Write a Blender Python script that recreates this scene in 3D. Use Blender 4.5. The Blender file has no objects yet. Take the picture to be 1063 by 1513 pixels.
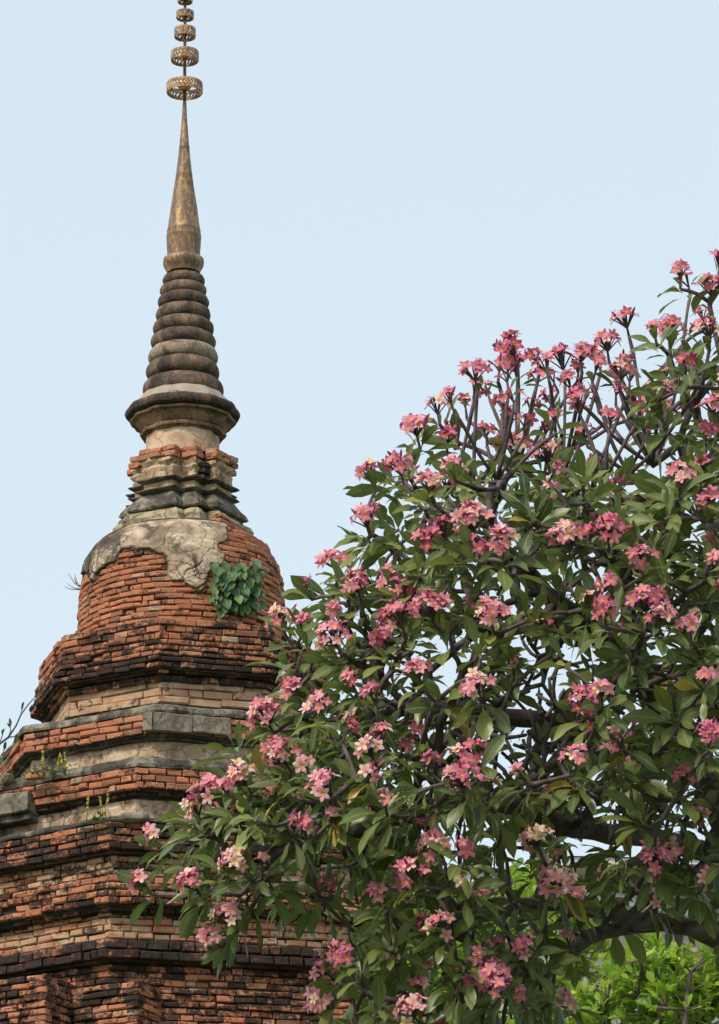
import bpy, math, random
import numpy as np
from mathutils import Vector, Matrix, noise
R_ = math.radians
random.seed(7)
SC = bpy.context.scene
COL = SC.collection

# ------------------------------------------------------------------ camera
F, W_, H_ = 7000.0, 1063.0, 1513.0
PITCH, ROLL = R_(19.3), R_(-0.44)
CAM = Vector((0, 0, 1.6))
cm = bpy.data.cameras.new('camera')
cam = bpy.data.objects.new('camera', cm)
COL.objects.link(cam)
MR = Matrix.Rotation(R_(90) + PITCH, 3, 'X') @ Matrix.Rotation(ROLL, 3, 'Z')
cam.matrix_world = Matrix.Translation(CAM) @ MR.to_4x4()
cm.sensor_fit = 'HORIZONTAL'
cm.sensor_width = 36
cm.lens = 36 * F / W_
cm.clip_start = 0.5
cm.clip_end = 6000
SC.camera = cam

# ------------------------------------------------------------------ sky and sun
SUN_EL, SUN_AZ = R_(46), R_(222)          # azimuth clockwise from +Y: behind the viewer, a little to the left
w = bpy.data.worlds.new('World')
SC.world = w
w.use_nodes = True
nt = w.node_tree
bg = nt.nodes['Background']
sky = nt.nodes.new('ShaderNodeTexSky')
sky.sky_type = 'NISHITA'
sky.sun_disc = False
sky.sun_elevation = SUN_EL
sky.sun_rotation = SUN_AZ
sky.air_density = 1.0
sky.dust_density = 3.0
sky.ozone_density = 1.5
mx = nt.nodes.new('ShaderNodeMix')
mx.data_type = 'RGBA'
mx.inputs['Factor'].default_value = 0.62
mx.inputs['B'].default_value = (6.95, 7.95, 8.35, 1)     # thin, even high haze over the blue
nt.links.new(sky.outputs[0], mx.inputs['A'])
nt.links.new(mx.outputs['Result'], bg.inputs[0])
bg.inputs[1].default_value = 0.12
sl = bpy.data.lights.new('sun', 'SUN')
sl.energy = 2.6
sl.angle = R_(9)
sl.color = (1, .90, .76)
so = bpy.data.objects.new('sun', sl)
COL.objects.link(so)
sd = Vector((math.sin(SUN_AZ) * math.cos(SUN_EL), math.cos(SUN_AZ) * math.cos(SUN_EL), math.sin(SUN_EL)))
so.rotation_euler = sd.to_track_quat('Z', 'Y').to_euler()
SC.view_settings.view_transform = 'Standard'
SC.view_settings.look = 'None'
SC.view_settings.exposure = 0.25
SC.view_settings.gamma = 1
SC.cycles.max_bounces = 6
SC.cycles.transparent_max_bounces = 6

# ------------------------------------------------------------------ measuring helpers
def ray(px, py):
    return (MR @ Vector(((px - W_ / 2) / F, -(py - H_ / 2) / F, -1))).normalized()
def at(px, py, Y):
    r = ray(px, py)
    return CAM + r * (Y / r.y)
def proj(p):
    q = MR.transposed() @ (Vector(p) - CAM)
    return (W_ / 2 + F * q.x / -q.z, H_ / 2 - F * q.y / -q.z)

# ------------------------------------------------------------------ mesh helpers
class MB:
    def __init__(s):
        s.v, s.f, s.c = [], [], []
    def add(s, vs, fs, col=(.5, 0, 0)):
        b = len(s.v)
        s.v.extend([tuple(x) for x in vs])
        s.f.extend([tuple(i + b for i in q) for q in fs])
        if isinstance(col, list): s.c.extend(col)
        else: s.c.extend([col] * len(vs))
    def build(s, name, mat, parent=None, smooth=False):
        me = bpy.data.meshes.new(name)
        me.from_pydata(s.v, [], s.f)
        a = me.color_attributes.new('col', 'FLOAT_COLOR', 'POINT')
        arr = np.ones((len(s.v), 4), dtype=np.float32)
        if s.v: arr[:, :3] = np.array(s.c, dtype=np.float32)
        a.data.foreach_set('color', arr.ravel())
        me.materials.append(mat)
        if smooth: me.polygons.foreach_set('use_smooth', [True] * len(me.polygons))
        me.update()
        o = bpy.data.objects.new(name, me)
        COL.objects.link(o)
        if parent is not None:
            o.parent = parent
            o.matrix_parent_inverse = Matrix.Translation(-Vector(parent.location))
        return o
def empty(name, loc, label, cat, group=None):
    o = bpy.data.objects.new(name, None)
    COL.objects.link(o)
    o.location = loc
    o['label'] = label; o['category'] = cat
    if group: o['group'] = group
    return o
def frame(d):
    d = Vector(d).normalized()
    a = Vector((0, 0, 1)) if abs(d.z) < .9 else Vector((1, 0, 0))
    u = d.cross(a).normalized()
    return u, d.cross(u).normalized()
def tube(mb, pts, rad, n=6, col=(.5, 0, 0), cap=True):
    pts = [Vector(p) for p in pts]
    vs, fs = [], []
    u = None
    for i, p in enumerate(pts):
        d = (pts[min(i + 1, len(pts) - 1)] - pts[max(i - 1, 0)])
        if d.length < 1e-9: d = Vector((0, 0, 1))
        d.normalize()
        if u is None: u, v = frame(d)
        else:
            u = (u - d * u.dot(d)).normalized(); v = d.cross(u)
        for k in range(n):
            t = 2 * math.pi * k / n
            vs.append(p + (u * math.cos(t) + v * math.sin(t)) * rad[i])
    for i in range(len(pts) - 1):
        for k in range(n):
            fs.append((i * n + k, i * n + (k + 1) % n, (i + 1) * n + (k + 1) % n, (i + 1) * n + k))
    if cap:
        fs.append(tuple(range(n))[::-1]); fs.append(tuple((len(pts) - 1) * n + k for k in range(n)))
    mb.add(vs, fs, col)
def box(mb, c, ax, ay, az, col=(.5, 0, 0)):
    c = Vector(c); vs = []
    for k in (-1, 1):
        for j in (-1, 1):
            for i in (-1, 1): vs.append(c + ax * i + ay * j + az * k)
    mb.add(vs, [(0, 2, 3, 1), (4, 5, 7, 6), (0, 1, 5, 4), (2, 6, 7, 3), (0, 4, 6, 2), (1, 3, 7, 5)], col)

# ------------------------------------------------------------------ materials
def newmat(name, rough=.9, spec=.3):
    m = bpy.data.materials.new(name); m.use_nodes = True
    b = m.node_tree.nodes['Principled BSDF']
    b.inputs['Roughness'].default_value = rough
    b.inputs['Specular IOR Level'].default_value = spec
    return m, m.node_tree, b
class NT:
    def __init__(s, t): s.t = t
    def n(s, ty, **k):
        x = s.t.nodes.new(ty)
        for a, b in k.items(): setattr(x, a, b)
        return x
    def l(s, a, b): s.t.links.new(a, b)
    def noise(s, scale, detail=4, rough=.55, vec=None, dist=0):
        x = s.n('ShaderNodeTexNoise')
        x.inputs['Scale'].default_value = scale; x.inputs['Detail'].default_value = detail
        x.inputs['Roughness'].default_value = rough; x.inputs['Distortion'].default_value = dist
        if vec is not None: s.l(vec, x.inputs['Vector'])
        return x.outputs['Fac']
    def obj(s, scale=(1, 1, 1)):
        g = s.n('ShaderNodeNewGeometry')
        mp = s.n('ShaderNodeMapping'); mp.inputs['Scale'].default_value = scale
        s.l(g.outputs['Position'], mp.inputs['Vector'])
        return mp.outputs[0]
    def ramp(s, fac, stops):
        r = s.n('ShaderNodeValToRGB'); e = r.color_ramp.elements
        while len(e) < len(stops): e.new(.5)
        for i, (p, c) in enumerate(stops):
            e[i].position = p; e[i].color = (c[0], c[1], c[2], 1) if not isinstance(c, (int, float)) else (c, c, c, 1)
        s.l(fac, r.inputs[0]); return r.outputs[0]
    def math(s, op, a, b, clamp=False):
        x = s.n('ShaderNodeMath', operation=op, use_clamp=clamp)
        for i, q in enumerate((a, b)):
            if isinstance(q, (int, float)): x.inputs[i].default_value = q
            else: s.l(q, x.inputs[i])
        return x.outputs[0]
    def mix(s, f, a, b, mode='MIX'):
        x = s.n('ShaderNodeMix', data_type='RGBA', blend_type=mode)
        for k, q in (('Factor', f), ('A', a), ('B', b)):
            if isinstance(q, (int, float)): x.inputs[k].default_value = q
            elif isinstance(q, tuple): x.inputs[k].default_value = (*q, 1)
            else: s.l(q, x.inputs[k])
        return x.outputs['Result']
    def col(s):
        a = s.n('ShaderNodeAttribute', attribute_name='col')
        p = s.n('ShaderNodeSeparateColor'); s.l(a.outputs['Color'], p.inputs[0])
        return p.outputs[0], p.outputs[1], p.outputs[2]
    def bump(s, h, bsdf, strength=.5, dist=.01):
        x = s.n('ShaderNodeBump'); x.inputs['Strength'].default_value = strength; x.inputs['Distance'].default_value = dist
        s.l(h, x.inputs['Height']); s.l(x.outputs[0], bsdf.inputs['Normal'])

def mat_brick():
    m, t, b = newmat('old_brick', .92, .2); q = NT(t)
    r, g, pl = q.col()
    base = q.ramp(r, [(0, (.13, .06, .045)), (.2, (.30, .115, .07)), (.45, (.49, .170, .085)), (.7, (.58, .225, .120)), (.88, (.56, .30, .19)), (1, (.44, .33, .24))])
    n1 = q.noise(14, 5, .65, q.obj())
    base = q.mix(q.ramp(n1, [(.35, 0), (.7, .7)]), base, (.25, .14, .09))
    base = q.mix(q.ramp(q.noise(2.1, 6, .6, q.obj()), [(.5, 0), (.75, .55)]), base, (.46, .30, .21))
    # coat of old lime plaster left on some bricks (third channel)
    pn = q.noise(4.5, 6, .6, q.obj())
    pf = q.math('MULTIPLY', q.ramp(q.math('ADD', pn, q.math('MULTIPLY', q.math('SUBTRACT', pl, .5), .8)), [(.40, 0), (.56, .92)]), q.ramp(pl, [(.02, 0), (.1, 1)]))
    plc = q.ramp(q.noise(7, 6, .6, q.obj()), [(.3, (.40, .22, .13)), (.5, (.48, .31, .195)), (.7, (.56, .42, .28))])
    base = q.mix(pf, base, plc)
    # black mould, stronger where the second channel says so
    n2 = q.noise(3.2, 9, .68, q.obj((1, 1, 1.9)), .4)
    n3 = q.noise(24, 4, .7, q.obj())
    s = q.math('ADD', q.math('ADD', n2, q.math('MULTIPLY', q.math('SUBTRACT', n3, .5), .6)), q.math('MULTIPLY', q.math('SUBTRACT', g, .5), .45))
    f = q.ramp(s, [(.49, 0), (.57, .8), (.68, .97)])
    base = q.mix(f, base, q.ramp(n3, [(.4, (.012, .010, .009)), (.75, (.05, .042, .036))]))
    q.l(base, b.inputs['Base Color'])
    q.bump(q.math('ADD', n3, q.noise(70, 3, .6, q.obj())), b, .8, .012)
    return m
def mat_plaster(name, lo, mid, hi, grime=.0):
    m, t, b = newmat(name, .9, .2); q = NT(t)
    r, g, pl = q.col()
    n = q.noise(5, 8, .62, q.obj(), .3)
    if name == 'brown_plaster':   # rain streaks
        n = q.math('ADD', q.math('MULTIPLY', n, .45), q.math('MULTIPLY', q.noise(9, 6, .7, q.obj((1, 1, .22)), .3), .55))
    base = q.ramp(q.math('ADD', n, q.math('MULTIPLY', q.math('SUBTRACT', r, .5), .35)), [(.34, lo), (.5, mid), (.64, hi)])
    # green-grey lichen (third channel)
    ln = q.noise(9, 5, .6, q.obj((1, 1, .5)))
    base = q.mix(q.math('MULTIPLY', q.ramp(ln, [(.36, .15), (.55, .9)]), pl), base, (.34, .315, .27) if name == 'brown_plaster' else (.22, .25, .15))
    n2 = q.noise(2.6, 9, .7, q.obj((1.3, 1.3, .8)), .6)
    n3 = q.noise(26, 4, .7, q.obj())
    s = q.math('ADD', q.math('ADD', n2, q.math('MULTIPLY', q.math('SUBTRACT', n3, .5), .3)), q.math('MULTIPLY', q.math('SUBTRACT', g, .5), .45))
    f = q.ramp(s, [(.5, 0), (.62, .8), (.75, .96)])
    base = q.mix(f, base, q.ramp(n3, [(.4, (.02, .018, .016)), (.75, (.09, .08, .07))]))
    # fine cracks
    vo = q.n('ShaderNodeTexVoronoi', feature='DISTANCE_TO_EDGE'); vo.inputs['Scale'].default_value = 2.3
    wv = q.n('ShaderNodeVectorMath', operation='ADD')
    nn = q.n('ShaderNodeTexNoise'); nn.inputs['Scale'].default_value = 3; q.l(q.obj(), nn.inputs['Vector'])
    sc_ = q.n('ShaderNodeVectorMath', operation='SCALE'); sc_.inputs['Scale'].default_value = .3; q.l(nn.outputs['Color'], sc_.inputs[0])
    q.l(q.obj(), wv.inputs[0]); q.l(sc_.outputs[0], wv.inputs[1]); q.l(wv.outputs[0], vo.inputs['Vector'])
    cr = q.ramp(vo.outputs['Distance'], [(0, 1), (.012, 0)])
    base = q.mix(q.math('MULTIPLY', cr, .7), base, (.05, .04, .035))
    q.l(base, b.inputs['Base Color'])
    q.bump(q.math('ADD', q.math('ADD', n3, n), q.math('MULTIPLY', cr, -.6)), b, .7, .02)
    return m
M_BRICK = mat_brick()
M_MORTAR = mat_plaster('dark_mortar', (.025, .02, .017), (.05, .038, .03), (.10, .075, .055))
M_TAN = mat_plaster('tan_plaster', (.30, .195, .125), (.50, .345, .225), (.62, .47, .335))
M_TAN2 = mat_plaster('weathered_coat', (.21, .155, .11), (.43, .32, .225), (.60, .49, .37))
M_GREY = mat_plaster('grey_plaster', (.085, .070, .055), (.18, .150, .118), (.30, .262, .21))
M_SPIRE = mat_plaster('brown_plaster', (.062, .043, .036), (.165, .105, .072), (.34, .22, .135))

def mat_gilt(name, gold, brown, amount, metal=.75):
    m, t, b = newmat(name, .5, .4); q = NT(t)
    n = q.noise(15, 7, .7, q.obj((1, 1, .4)), .4); n2 = q.noise(40, 4, .6, q.obj((1, 1, .5)))
    s = q.math('ADD', n, q.math('MULTIPLY', q.math('SUBTRACT', n2, .5), .5))
    f = q.ramp(s, [(.52 - amount * .2, 0), (.66 - amount * .2, 1)])
    q.l(q.mix(f, brown, gold), b.inputs['Base Color'])
    q.l(q.math('MULTIPLY', f, metal), b.inputs['Metallic'])
    q.l(q.ramp(n2, [(.3, .35), (.7, .65)]), b.inputs['Roughness'])
    q.bump(n2, b, .5, .008)
    return m
M_CONE = mat_gilt('weathered_gilding', (.40, .25, .10), (.16, .092, .066), .2, .2)
M_GOLD = mat_gilt('gold_leaf', (.90, .48, .08), (.42, .22, .07), 1.2, .55)
M_RINGM = mat_gilt('tarnished_brass', (.50, .32, .17), (.20, .14, .13), .5, .35)
M_POLE = mat_gilt('dark_iron', (.18, .12, .10), (.09, .06, .065), .3, .3)

def mat_bark(name, lo, hi):
    m, t, b = newmat(name, .85, .25); q = NT(t)
    n = q.noise(12, 6, .65, q.obj((1, 1, .7)))
    q.l(q.ramp(n, [(.3, lo), (.7, hi)]), b.inputs['Base Color'])
    q.bump(q.noise(45, 4, .6, q.obj()), b, .5, .006)
    return m
M_BARK = mat_bark('frangipani_bark', (.050, .038, .040), (.19, .148, .150))
M_TWIG = mat_bark('grey_twig_bark', (.10, .075, .06), (.2, .16, .13))

def mat_leaf(name, stops, back, mid, trans=.25, rough=.42, veins=True, tint=(.35, .6, .08)):
    m, t, b = newmat(name, rough, .45); q = NT(t)
    r, g, bb = q.col()
    base = q.ramp(r, stops)
    n = q.noise(11, 4, .6, q.obj())
    base = q.mix(q.ramp(n, [(.35, 0), (.75, .45)]), base, back)
    if veins:
        base = q.mix(q.math('MULTIPLY', q.ramp(g, [(0, 1), (.16, 0)]), .75), base, mid)
    geo = q.n('ShaderNodeNewGeometry')
    base2 = q.mix(q.math('MULTIPLY', geo.outputs['Backfacing'], .45), base, back)
    q.l(base2, b.inputs['Base Color'])
    tr = q.n('ShaderNodeBsdfTranslucent')
    q.l(q.mix(.5, base, tint, 'MIX'), tr.inputs[0])
    ms = q.n('ShaderNodeMixShader'); ms.inputs[0].default_value = trans
    out = [x for x in t.nodes if x.type == 'OUTPUT_MATERIAL'][0]
    q.l(b.outputs[0], ms.inputs[1]); q.l(tr.outputs[0], ms.inputs[2]); q.l(ms.outputs[0], out.inputs[0])
    return m
M_LEAF = mat_leaf('frangipani_leaf', [(0, (.042, .070, .024)), (.3, (.092, .138, .036)), (.65, (.175, .220, .048)), (.88, (.28, .31, .065)), (.955, (.32, .31, .05)), (.965, (.52, .34, .04)), (1, (.55, .30, .05))],
                  (.185, .205, .095), (.34, .37, .17), .34, .36, True, (.14, .22, .04))
M_BUSH = mat_leaf('bright_leaf', [(0, (.10, .21, .03)), (.5, (.26, .41, .04)), (1, (.50, .58, .07))], (.22, .38, .05), (.4, .5, .12), .45, .45, True, (.35, .55, .05))
M_IVY = mat_leaf('fig_leaf', [(0, (.035, .085, .025)), (.6, (.075, .165, .04)), (1, (.20, .28, .05))], (.07, .14, .055), (.2, .3, .1), .25, .5, True, (.2, .35, .06))

def mat_petal():
    m, t, b = newmat('frangipani_petal', .6, .3); q = NT(t)
    r, g, bb = q.col()      # r along petal, g hue
    pink = q.ramp(g, [(0, (.36, .05, .13)), (.3, (.58, .14, .27)), (.6, (.72, .28, .39)), (.82, (.80, .46, .52)), (.93, (.84, .68, .58)), (1, (.74, .64, .42))])
    mid = q.mix(.36, pink, (.84, .26, .15))
    c = q.mix(q.ramp(r, [(.10, 0), (.32, 1)]), (.85, .42, .08), mid)
    c = q.mix(q.ramp(r, [(.28, 0), (.62, 1)]), c, pink)
    q.l(c, b.inputs['Base Color'])
    tr = q.n('ShaderNodeBsdfTranslucent'); q.l(c, tr.inputs[0])
    ms = q.n('ShaderNodeMixShader'); ms.inputs[0].default_value = .3
    out = [x for x in t.nodes if x.type == 'OUTPUT_MATERIAL'][0]
    q.l(b.outputs[0], ms.inputs[1]); q.l(tr.outputs[0], ms.inputs[2]); q.l(ms.outputs[0], out.inputs[0])
    return m
M_PETAL = mat_petal()
def mat_plain(name, c, rough=.8, n=.15, sc=6):
    m, t, b = newmat(name, rough, .3); q = NT(t)
    k = q.noise(sc, 6, .6, q.obj())
    q.l(q.ramp(k, [(.3, tuple(x * (1 - n) for x in c)), (.7, tuple(min(1, x * (1 + n)) for x in c))]), b.inputs['Base Color'])
    return m
M_YEL = mat_plain('yellow_bloom', (.50, .40, .06), .7, .2, 30)

# ------------------------------------------------------------------ ground
mb = MB(); mb.add([(-2500, -2500, 0), (2500, -2500, 0), (2500, 2500, 0), (-2500, 2500, 0)], [(0, 1, 2, 3)])
M_GRASS = mat_plain('lawn', (.07, .10, .03), .95, .4, .8)
g = mb.build('ground', M_GRASS); g['kind'] = 'structure'
M_PAVE = mat_plain('paving', (.30, .27, .23), .9, .2, 1.5)
mb = MB(); mb.add([(-14, 38, .004), (4, 38, .004), (4, 66, .004), (-14, 66, .004)], [(0, 1, 2, 3)])
g = mb.build('pavement', M_PAVE); g['kind'] = 'structure'

# ------------------------------------------------------------------ stupa
DS = 52.0
c0 = at(269, 860, DS)
SX, SY = c0.x, c0.y
D0 = Vector((-SX, -SY, 0)).normalized()            # towards the viewer
R0 = Vector((-D0.y, D0.x, 0)); R0 = R0 if R0.x > 0 else -R0
HD = math.hypot(SX, SY)
def zat(py, dpx=0.0, px=269):
    """height of image row py on a vertical plane dpx (photo px) nearer than the axis"""
    r = ray(px, py)
    dd = HD - dpx * MPP
    k = dd / -(r.dot(D0))
    return CAM.z + r.z * k
MPP = 1.0
MPP = (MR.transposed() @ (Vector((SX, SY, zat(860))) - CAM)).z * -1 / F
def mpp(z):
    return (MR.transposed() @ (Vector((SX, SY, z)) - CAM)).z * -1 / F
def P(x, d, z):      # x to the right, d towards the viewer (metres)
    return Vector((SX, SY, 0)) + R0 * x + D0 * d + Vector((0, 0, z))
def octa(Rm, a):
    return [(Rm * math.sin(R_(a + 45 * k)), Rm * math.cos(R_(a + 45 * k))) for k in range(8)]
def nz(p, s, seed=0):
    return noise.noise(Vector((p[0] * s + seed, p[1] * s + seed * 1.7, p[2] * s)))

stupa = empty('brick_stupa', (SX, SY, 0), 'tall weathered brick stupa with round bell, ringed spire and tiered golden finial', 'stupa')

def brick_course(mb, poly, z0, h, grime=.4, plast=0.0, L=.20, prot=.0, closed=True, depth=.13, tone=0.0, miss=.012, off=None):
    n = len(poly)
    off = random.random() if off is None else off
    area = sum(poly[i][0] * poly[(i + 1) % n][1] - poly[(i + 1) % n][0] * poly[i][1] for i in range(n))
    sgn = 1 if area > 0 else -1
    for i in range(n if closed else n - 1):
        x0, d0 = poly[i]; x1, d1 = poly[(i + 1) % n]
        ln = math.hypot(x1 - x0, d1 - d0)
        tx, td = (x1 - x0) / ln, (d1 - d0) / ln
        nx, nd = td * sgn, -tx * sgn
        if nd < -.45 and ln > .8:  Lx = L * 2.0     # far side, never near the viewer: longer bricks
        else: Lx = L
        s = -random.random() * Lx * .5
        s = -Lx * (.5 if off > .5 else 0.02) * random.uniform(.8, 1.1)
        while s < ln - .01:
            bl = Lx * random.uniform(.68, 1.30)
            if random.random() < .18: bl *= .5
            a, e = max(s, 0), min(s + bl, ln)
            if ln - e < .05: e = ln
            s = e
            if e - a < .03: continue
            g_ = .0025 + random.random() * (.003 if plast > .3 else .006)
            end0 = a < .001; end1 = abs(e - ln) < .001
            gp = prot + random.gauss(0, .008)
            xm = (x0 + tx * (a + e) / 2, d0 + td * (a + e) / 2, z0)
            wear = nz(xm, 1.3, 5); wv = .014 * nz(xm, .8, 77) * (L < .5)
            if random.random() < miss + max(0, wear - .45) * .25: gp -= random.uniform(.02, .05)
            hz = h - (.005 if plast > .3 else .010) - random.random() * .008
            zz = z0 + .004 + random.gauss(0, .003) + wv
            tilt = random.gauss(0, .004)
            ja = a + (0 if end0 else g_); je = e - (0 if end1 else g_)
            ja2 = ja - (gp * .0 if end0 else 0)
            vs = []
            ch = random.uniform(.006, .016)
            def pt(t, o, z): return P(x0 + tx * t + nx * o, d0 + td * t + nd * o, z)
            ex0 = gp if end0 else 0; ex1 = gp if end1 else 0
            j = lambda q=.0055: random.gauss(0, q)
            # back ring, front ring, front face inset
            vs += [pt(ja, -depth, zz), pt(je, -depth, zz + tilt), pt(je, -depth, zz + hz + tilt), pt(ja, -depth, zz + hz)]
            vs += [pt(ja - ex0 + j(), gp - ch + j(.002), zz + j(.002)), pt(je + ex1 + j(), gp - ch + j(.002), zz + tilt + j(.002)),
                   pt(je + ex1 + j(), gp - ch + j(.002), zz + hz + tilt + j(.002)), pt(ja - ex0 + j(), gp - ch + j(.002), zz + hz + j(.002))]
            vs += [pt(ja - ex0 + ch + j(), gp + j(.002), zz + ch), pt(je + ex1 - ch + j(), gp + j(.002), zz + ch + tilt),
                   pt(je + ex1 - ch + j(), gp + j(.002), zz + hz - ch + tilt), pt(ja - ex0 + ch + j(), gp + j(.002), zz + hz - ch)]
            fs = []
            for b in (0, 4):
                for k in range(4): fs.append((b + k, b + (k + 1) % 4, b + 4 + (k + 1) % 4, b + 4 + k))
            fs.append((8, 9, 10, 11))
            if sgn < 0: fs = [f[::-1] for f in fs]
            tn = min(1, max(0, random.gauss(.5 + tone, .2)))
            pz = nz(xm, .9, 31)
            gr = min(1, max(0, grime + random.gauss(0, .12)))
            pp = min(1, max(0, plast + random.gauss(0, .08))) if plast > 0 else 0
            mb.add(vs, fs, (tn, gr, pp))

def inset(poly, d):
    n = len(poly); out = []
    area = sum(poly[i][0] * poly[(i + 1) % n][1] - poly[(i + 1) % n][0] * poly[i][1] for i in range(n))
    s = 1 if area > 0 else -1
    for i in range(n):
        a, b, c = Vector(poly[i - 1]), Vector(poly[i]), Vector(poly[(i + 1) % n])
        e1 = (b - a).normalized(); e2 = (c - b).normalized()
        n1 = Vector((e1.y, -e1.x)) * s; n2 = Vector((e2.y, -e2.x)) * s
        m = n1 + n2
        m = m / max(.3, m.dot(n1))
        out.append(tuple(b + m * d))
    return out
def loft(mb, poly, prof, col=(.5, .3, 0), step=.06, amp=.008, seed=0, fr=5.0, cap=True):
    """prof: list of (z, outward offset); side walls subdivided and worn by noise"""
    n = len(poly)
    # parameter samples on edges
    samp = []
    for i in range(n):
        a, b = poly[i], poly[(i + 1) % n]
        k = max(1, int(math.hypot(b[0] - a[0], b[1] - a[1]) / step))
        for q in range(k): samp.append((i, q / k))
    pr = []
    for (za, oa), (zb, ob) in zip(prof[:-1], prof[1:]):
        k = max(1, int(max(abs(za - zb), abs(oa - ob)) / step))
        for q in range(k): pr.append((za + (zb - za) * q / k, oa + (ob - oa) * q / k))
    pr.append(prof[-1])
    vs, fs, cs = [], [], []
    for z, o in pr:
        pl = inset(poly, o)
        for i, t in samp:
            a, b = pl[i], pl[(i + 1) % n]
            x, d = a[0] + (b[0] - a[0]) * t, a[1] + (b[1] - a[1]) * t
            r = math.hypot(x, d) or 1
            k = (nz((x, d, z), fr, seed) + .6 * nz((x, d, z), fr * 3, seed + 3)) * amp
            kz = nz((x, d, z), fr * .8, seed + 9) * amp
            vs.append(P(x + x / r * k, d + d / r * k, z + kz))
            cs.append((col[0] + .25 * nz((x, d, z), 2, seed), col[1], col[2]))
    m = len(samp)
    for i in range(len(pr) - 1):
        for k in range(m):
            fs.append((i * m + k, i * m + (k + 1) % m, (i + 1) * m + (k + 1) % m, (i + 1) * m + k))
    if cap:
        fs.append(tuple(range(m))[::-1]); fs.append(tuple((len(pr) - 1) * m + k for k in range(m)))
    mb.add(vs, fs, cs)

CH = .074
def courses(mb, poly_fn, ztop, zbot, **k):
    n = max(1, round((ztop - zbot) / CH)); h = (ztop - zbot) / n
    for i in range(n):
        t = (i + .5) / n
        brick_course(mb, poly_fn(t), zbot + h * i, h, off=i % 2, **k)
def corner_dep(Rpx, a): return Rpx * math.cos(R_(a))
# ---- octagonal body:  (y0, y1, R0, R1, angle, kind, grime, plaster)
TIERS = [
 (911, 942, 213, 213, -8.5, 'b', .50, 0), (942, 966, 217, 219, -8.5, 'b', .58, 0), (966, 983, 225, 225, -8.5, 'b', .80, 0),
 (983, 1004, 218, 203, -8.5, 's', .72, .35), (1003, 1039, 200, 200, -8.5, 'P', .22, 1.0),
 (1039, 1052, 279, 281, -8, 'G', .62, 0), (1052, 1082, 280, 280, -8, 'b', .30, 0), (1082, 1091, 277, 270, -8.5, 'G', .75, 0),
 (1090, 1116, 262, 262, -9, 'T', .42, 0),
 (1116, 1132, 343, 346, -10, 'G', .66, 0), (1132, 1164, 348, 350, -10.2, 'b', .38, 0), (1163, 1175, 342, 338, -10.4, 'b', .8, 0),
 (1174, 1204, 330, 330, -11, 'T', .40, 0),
 (1204, 1213, 418, 420, -12.5, 'G', .85, 0), (1213, 1244, 424, 428, -13, 'b', .68, .0), (1244, 1255, 432, 424, -13, 'b', .92, 0),
 (1254, 1293, 408, 408, -13.3, 'p', .42, .62),
 (1292, 1334, 446, 450, -12.6, 'b', .62, 0), (1334, 1346, 442, 432, -12.6, 'b', .9, 0),
 (1344, 1386, 426, 426, -12.8, 'p', .30, .5),
 (1385, 1400, 452, 456, -12.4, 'b', .86, .1), (1400, 1414, 462, 452, -12.4, 'b', .95, 0),
 (1412, 1640, 436, 436, -12.6, 'b', .64, .0),
]
mbB, mbC = MB(), MB()
mbT, mbG = MB(), MB()
zs = []
for (y0, y1, ra, rb, a, kd, gr, pl) in TIERS:
    dp = corner_dep((ra + rb) / 2, a)
    px = 269 + ra * math.sin(R_(a))
    z1, z0 = zat(y0, dp, px), zat(y1, dp, px)
    zs.append((z1, z0, ra * MPP, a))
    pf = lambda t, ra=ra, rb=rb, a=a: octa((rb + (ra - rb) * t) * MPP, a)
    if kd == 'P':
        hh_ = (z1 - z0) / 3
        for i_ in range(3): brick_course(mbB, pf(.5), z0 + hh_ * i_, hh_, grime=gr, plast=pl, L=.42, off=i_ % 2, prot=.012 * (2 - i_), miss=0)
        loft(mbC, octa(min(ra, rb) * MPP, a), [(z0 - .02, -.03), (z1 - .01, -.03)], (.5, .5, 0), .3, .004)
    elif kd in 'bsp':
        courses(mbB, pf, z1, z0, grime=gr, plast=pl, miss=.015 if kd == 'b' else .004)
        loft(mbC, octa(min(ra, rb) * MPP, a), [(z0 - .02, -.045), (z1 - .01, -.045)], (.5, .5, 0), .3, .004)
    else:
        mm = mbT if kd == 'T' else mbG
        o = (ra - rb) * MPP
        if kd == 'G':
            loft(mm, octa(rb * MPP, a), [(z0, -.06), (z0 + .002, o * 0 - .008), (z0 + (z1 - z0) * .3, .0), (z1 - .02, o), (z1, o - .03), (z1 + .004, -.25)], (.55, gr, .15), .045, .024, seed=y0, fr=4.2)
        else:
            loft(mm, octa(rb * MPP, a), [(z0 - .02, 0), (z1, 0)], (.62, gr + .08, 0), .06, .018, seed=y0)
# solid core under each ledge so that nothing is hollow between tiers
prev = None
for i, (z1, z0, r, a) in enumerate(zs[:-1]):
    zn = zs[i + 1][0]; 
    rr = min(r, zs[i + 1][2]) - .16
    loft(mbC, octa(rr, a), [(min(z0, zn) - .04, 0), (z1 + .01, 0)], (.5, .5, 0), .5, .0)
# flat top of the largest ledges
for i in range(1, len(zs)):
    if zs[i][2] > zs[i - 1][2] + .2:
        loft(mbC, octa(zs[i][2] - .05, zs[i][3]), [(zs[i][0] - .12, 0), (zs[i][0] - .006, 0)], (.5, .5, 0), .3, .004)

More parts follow.
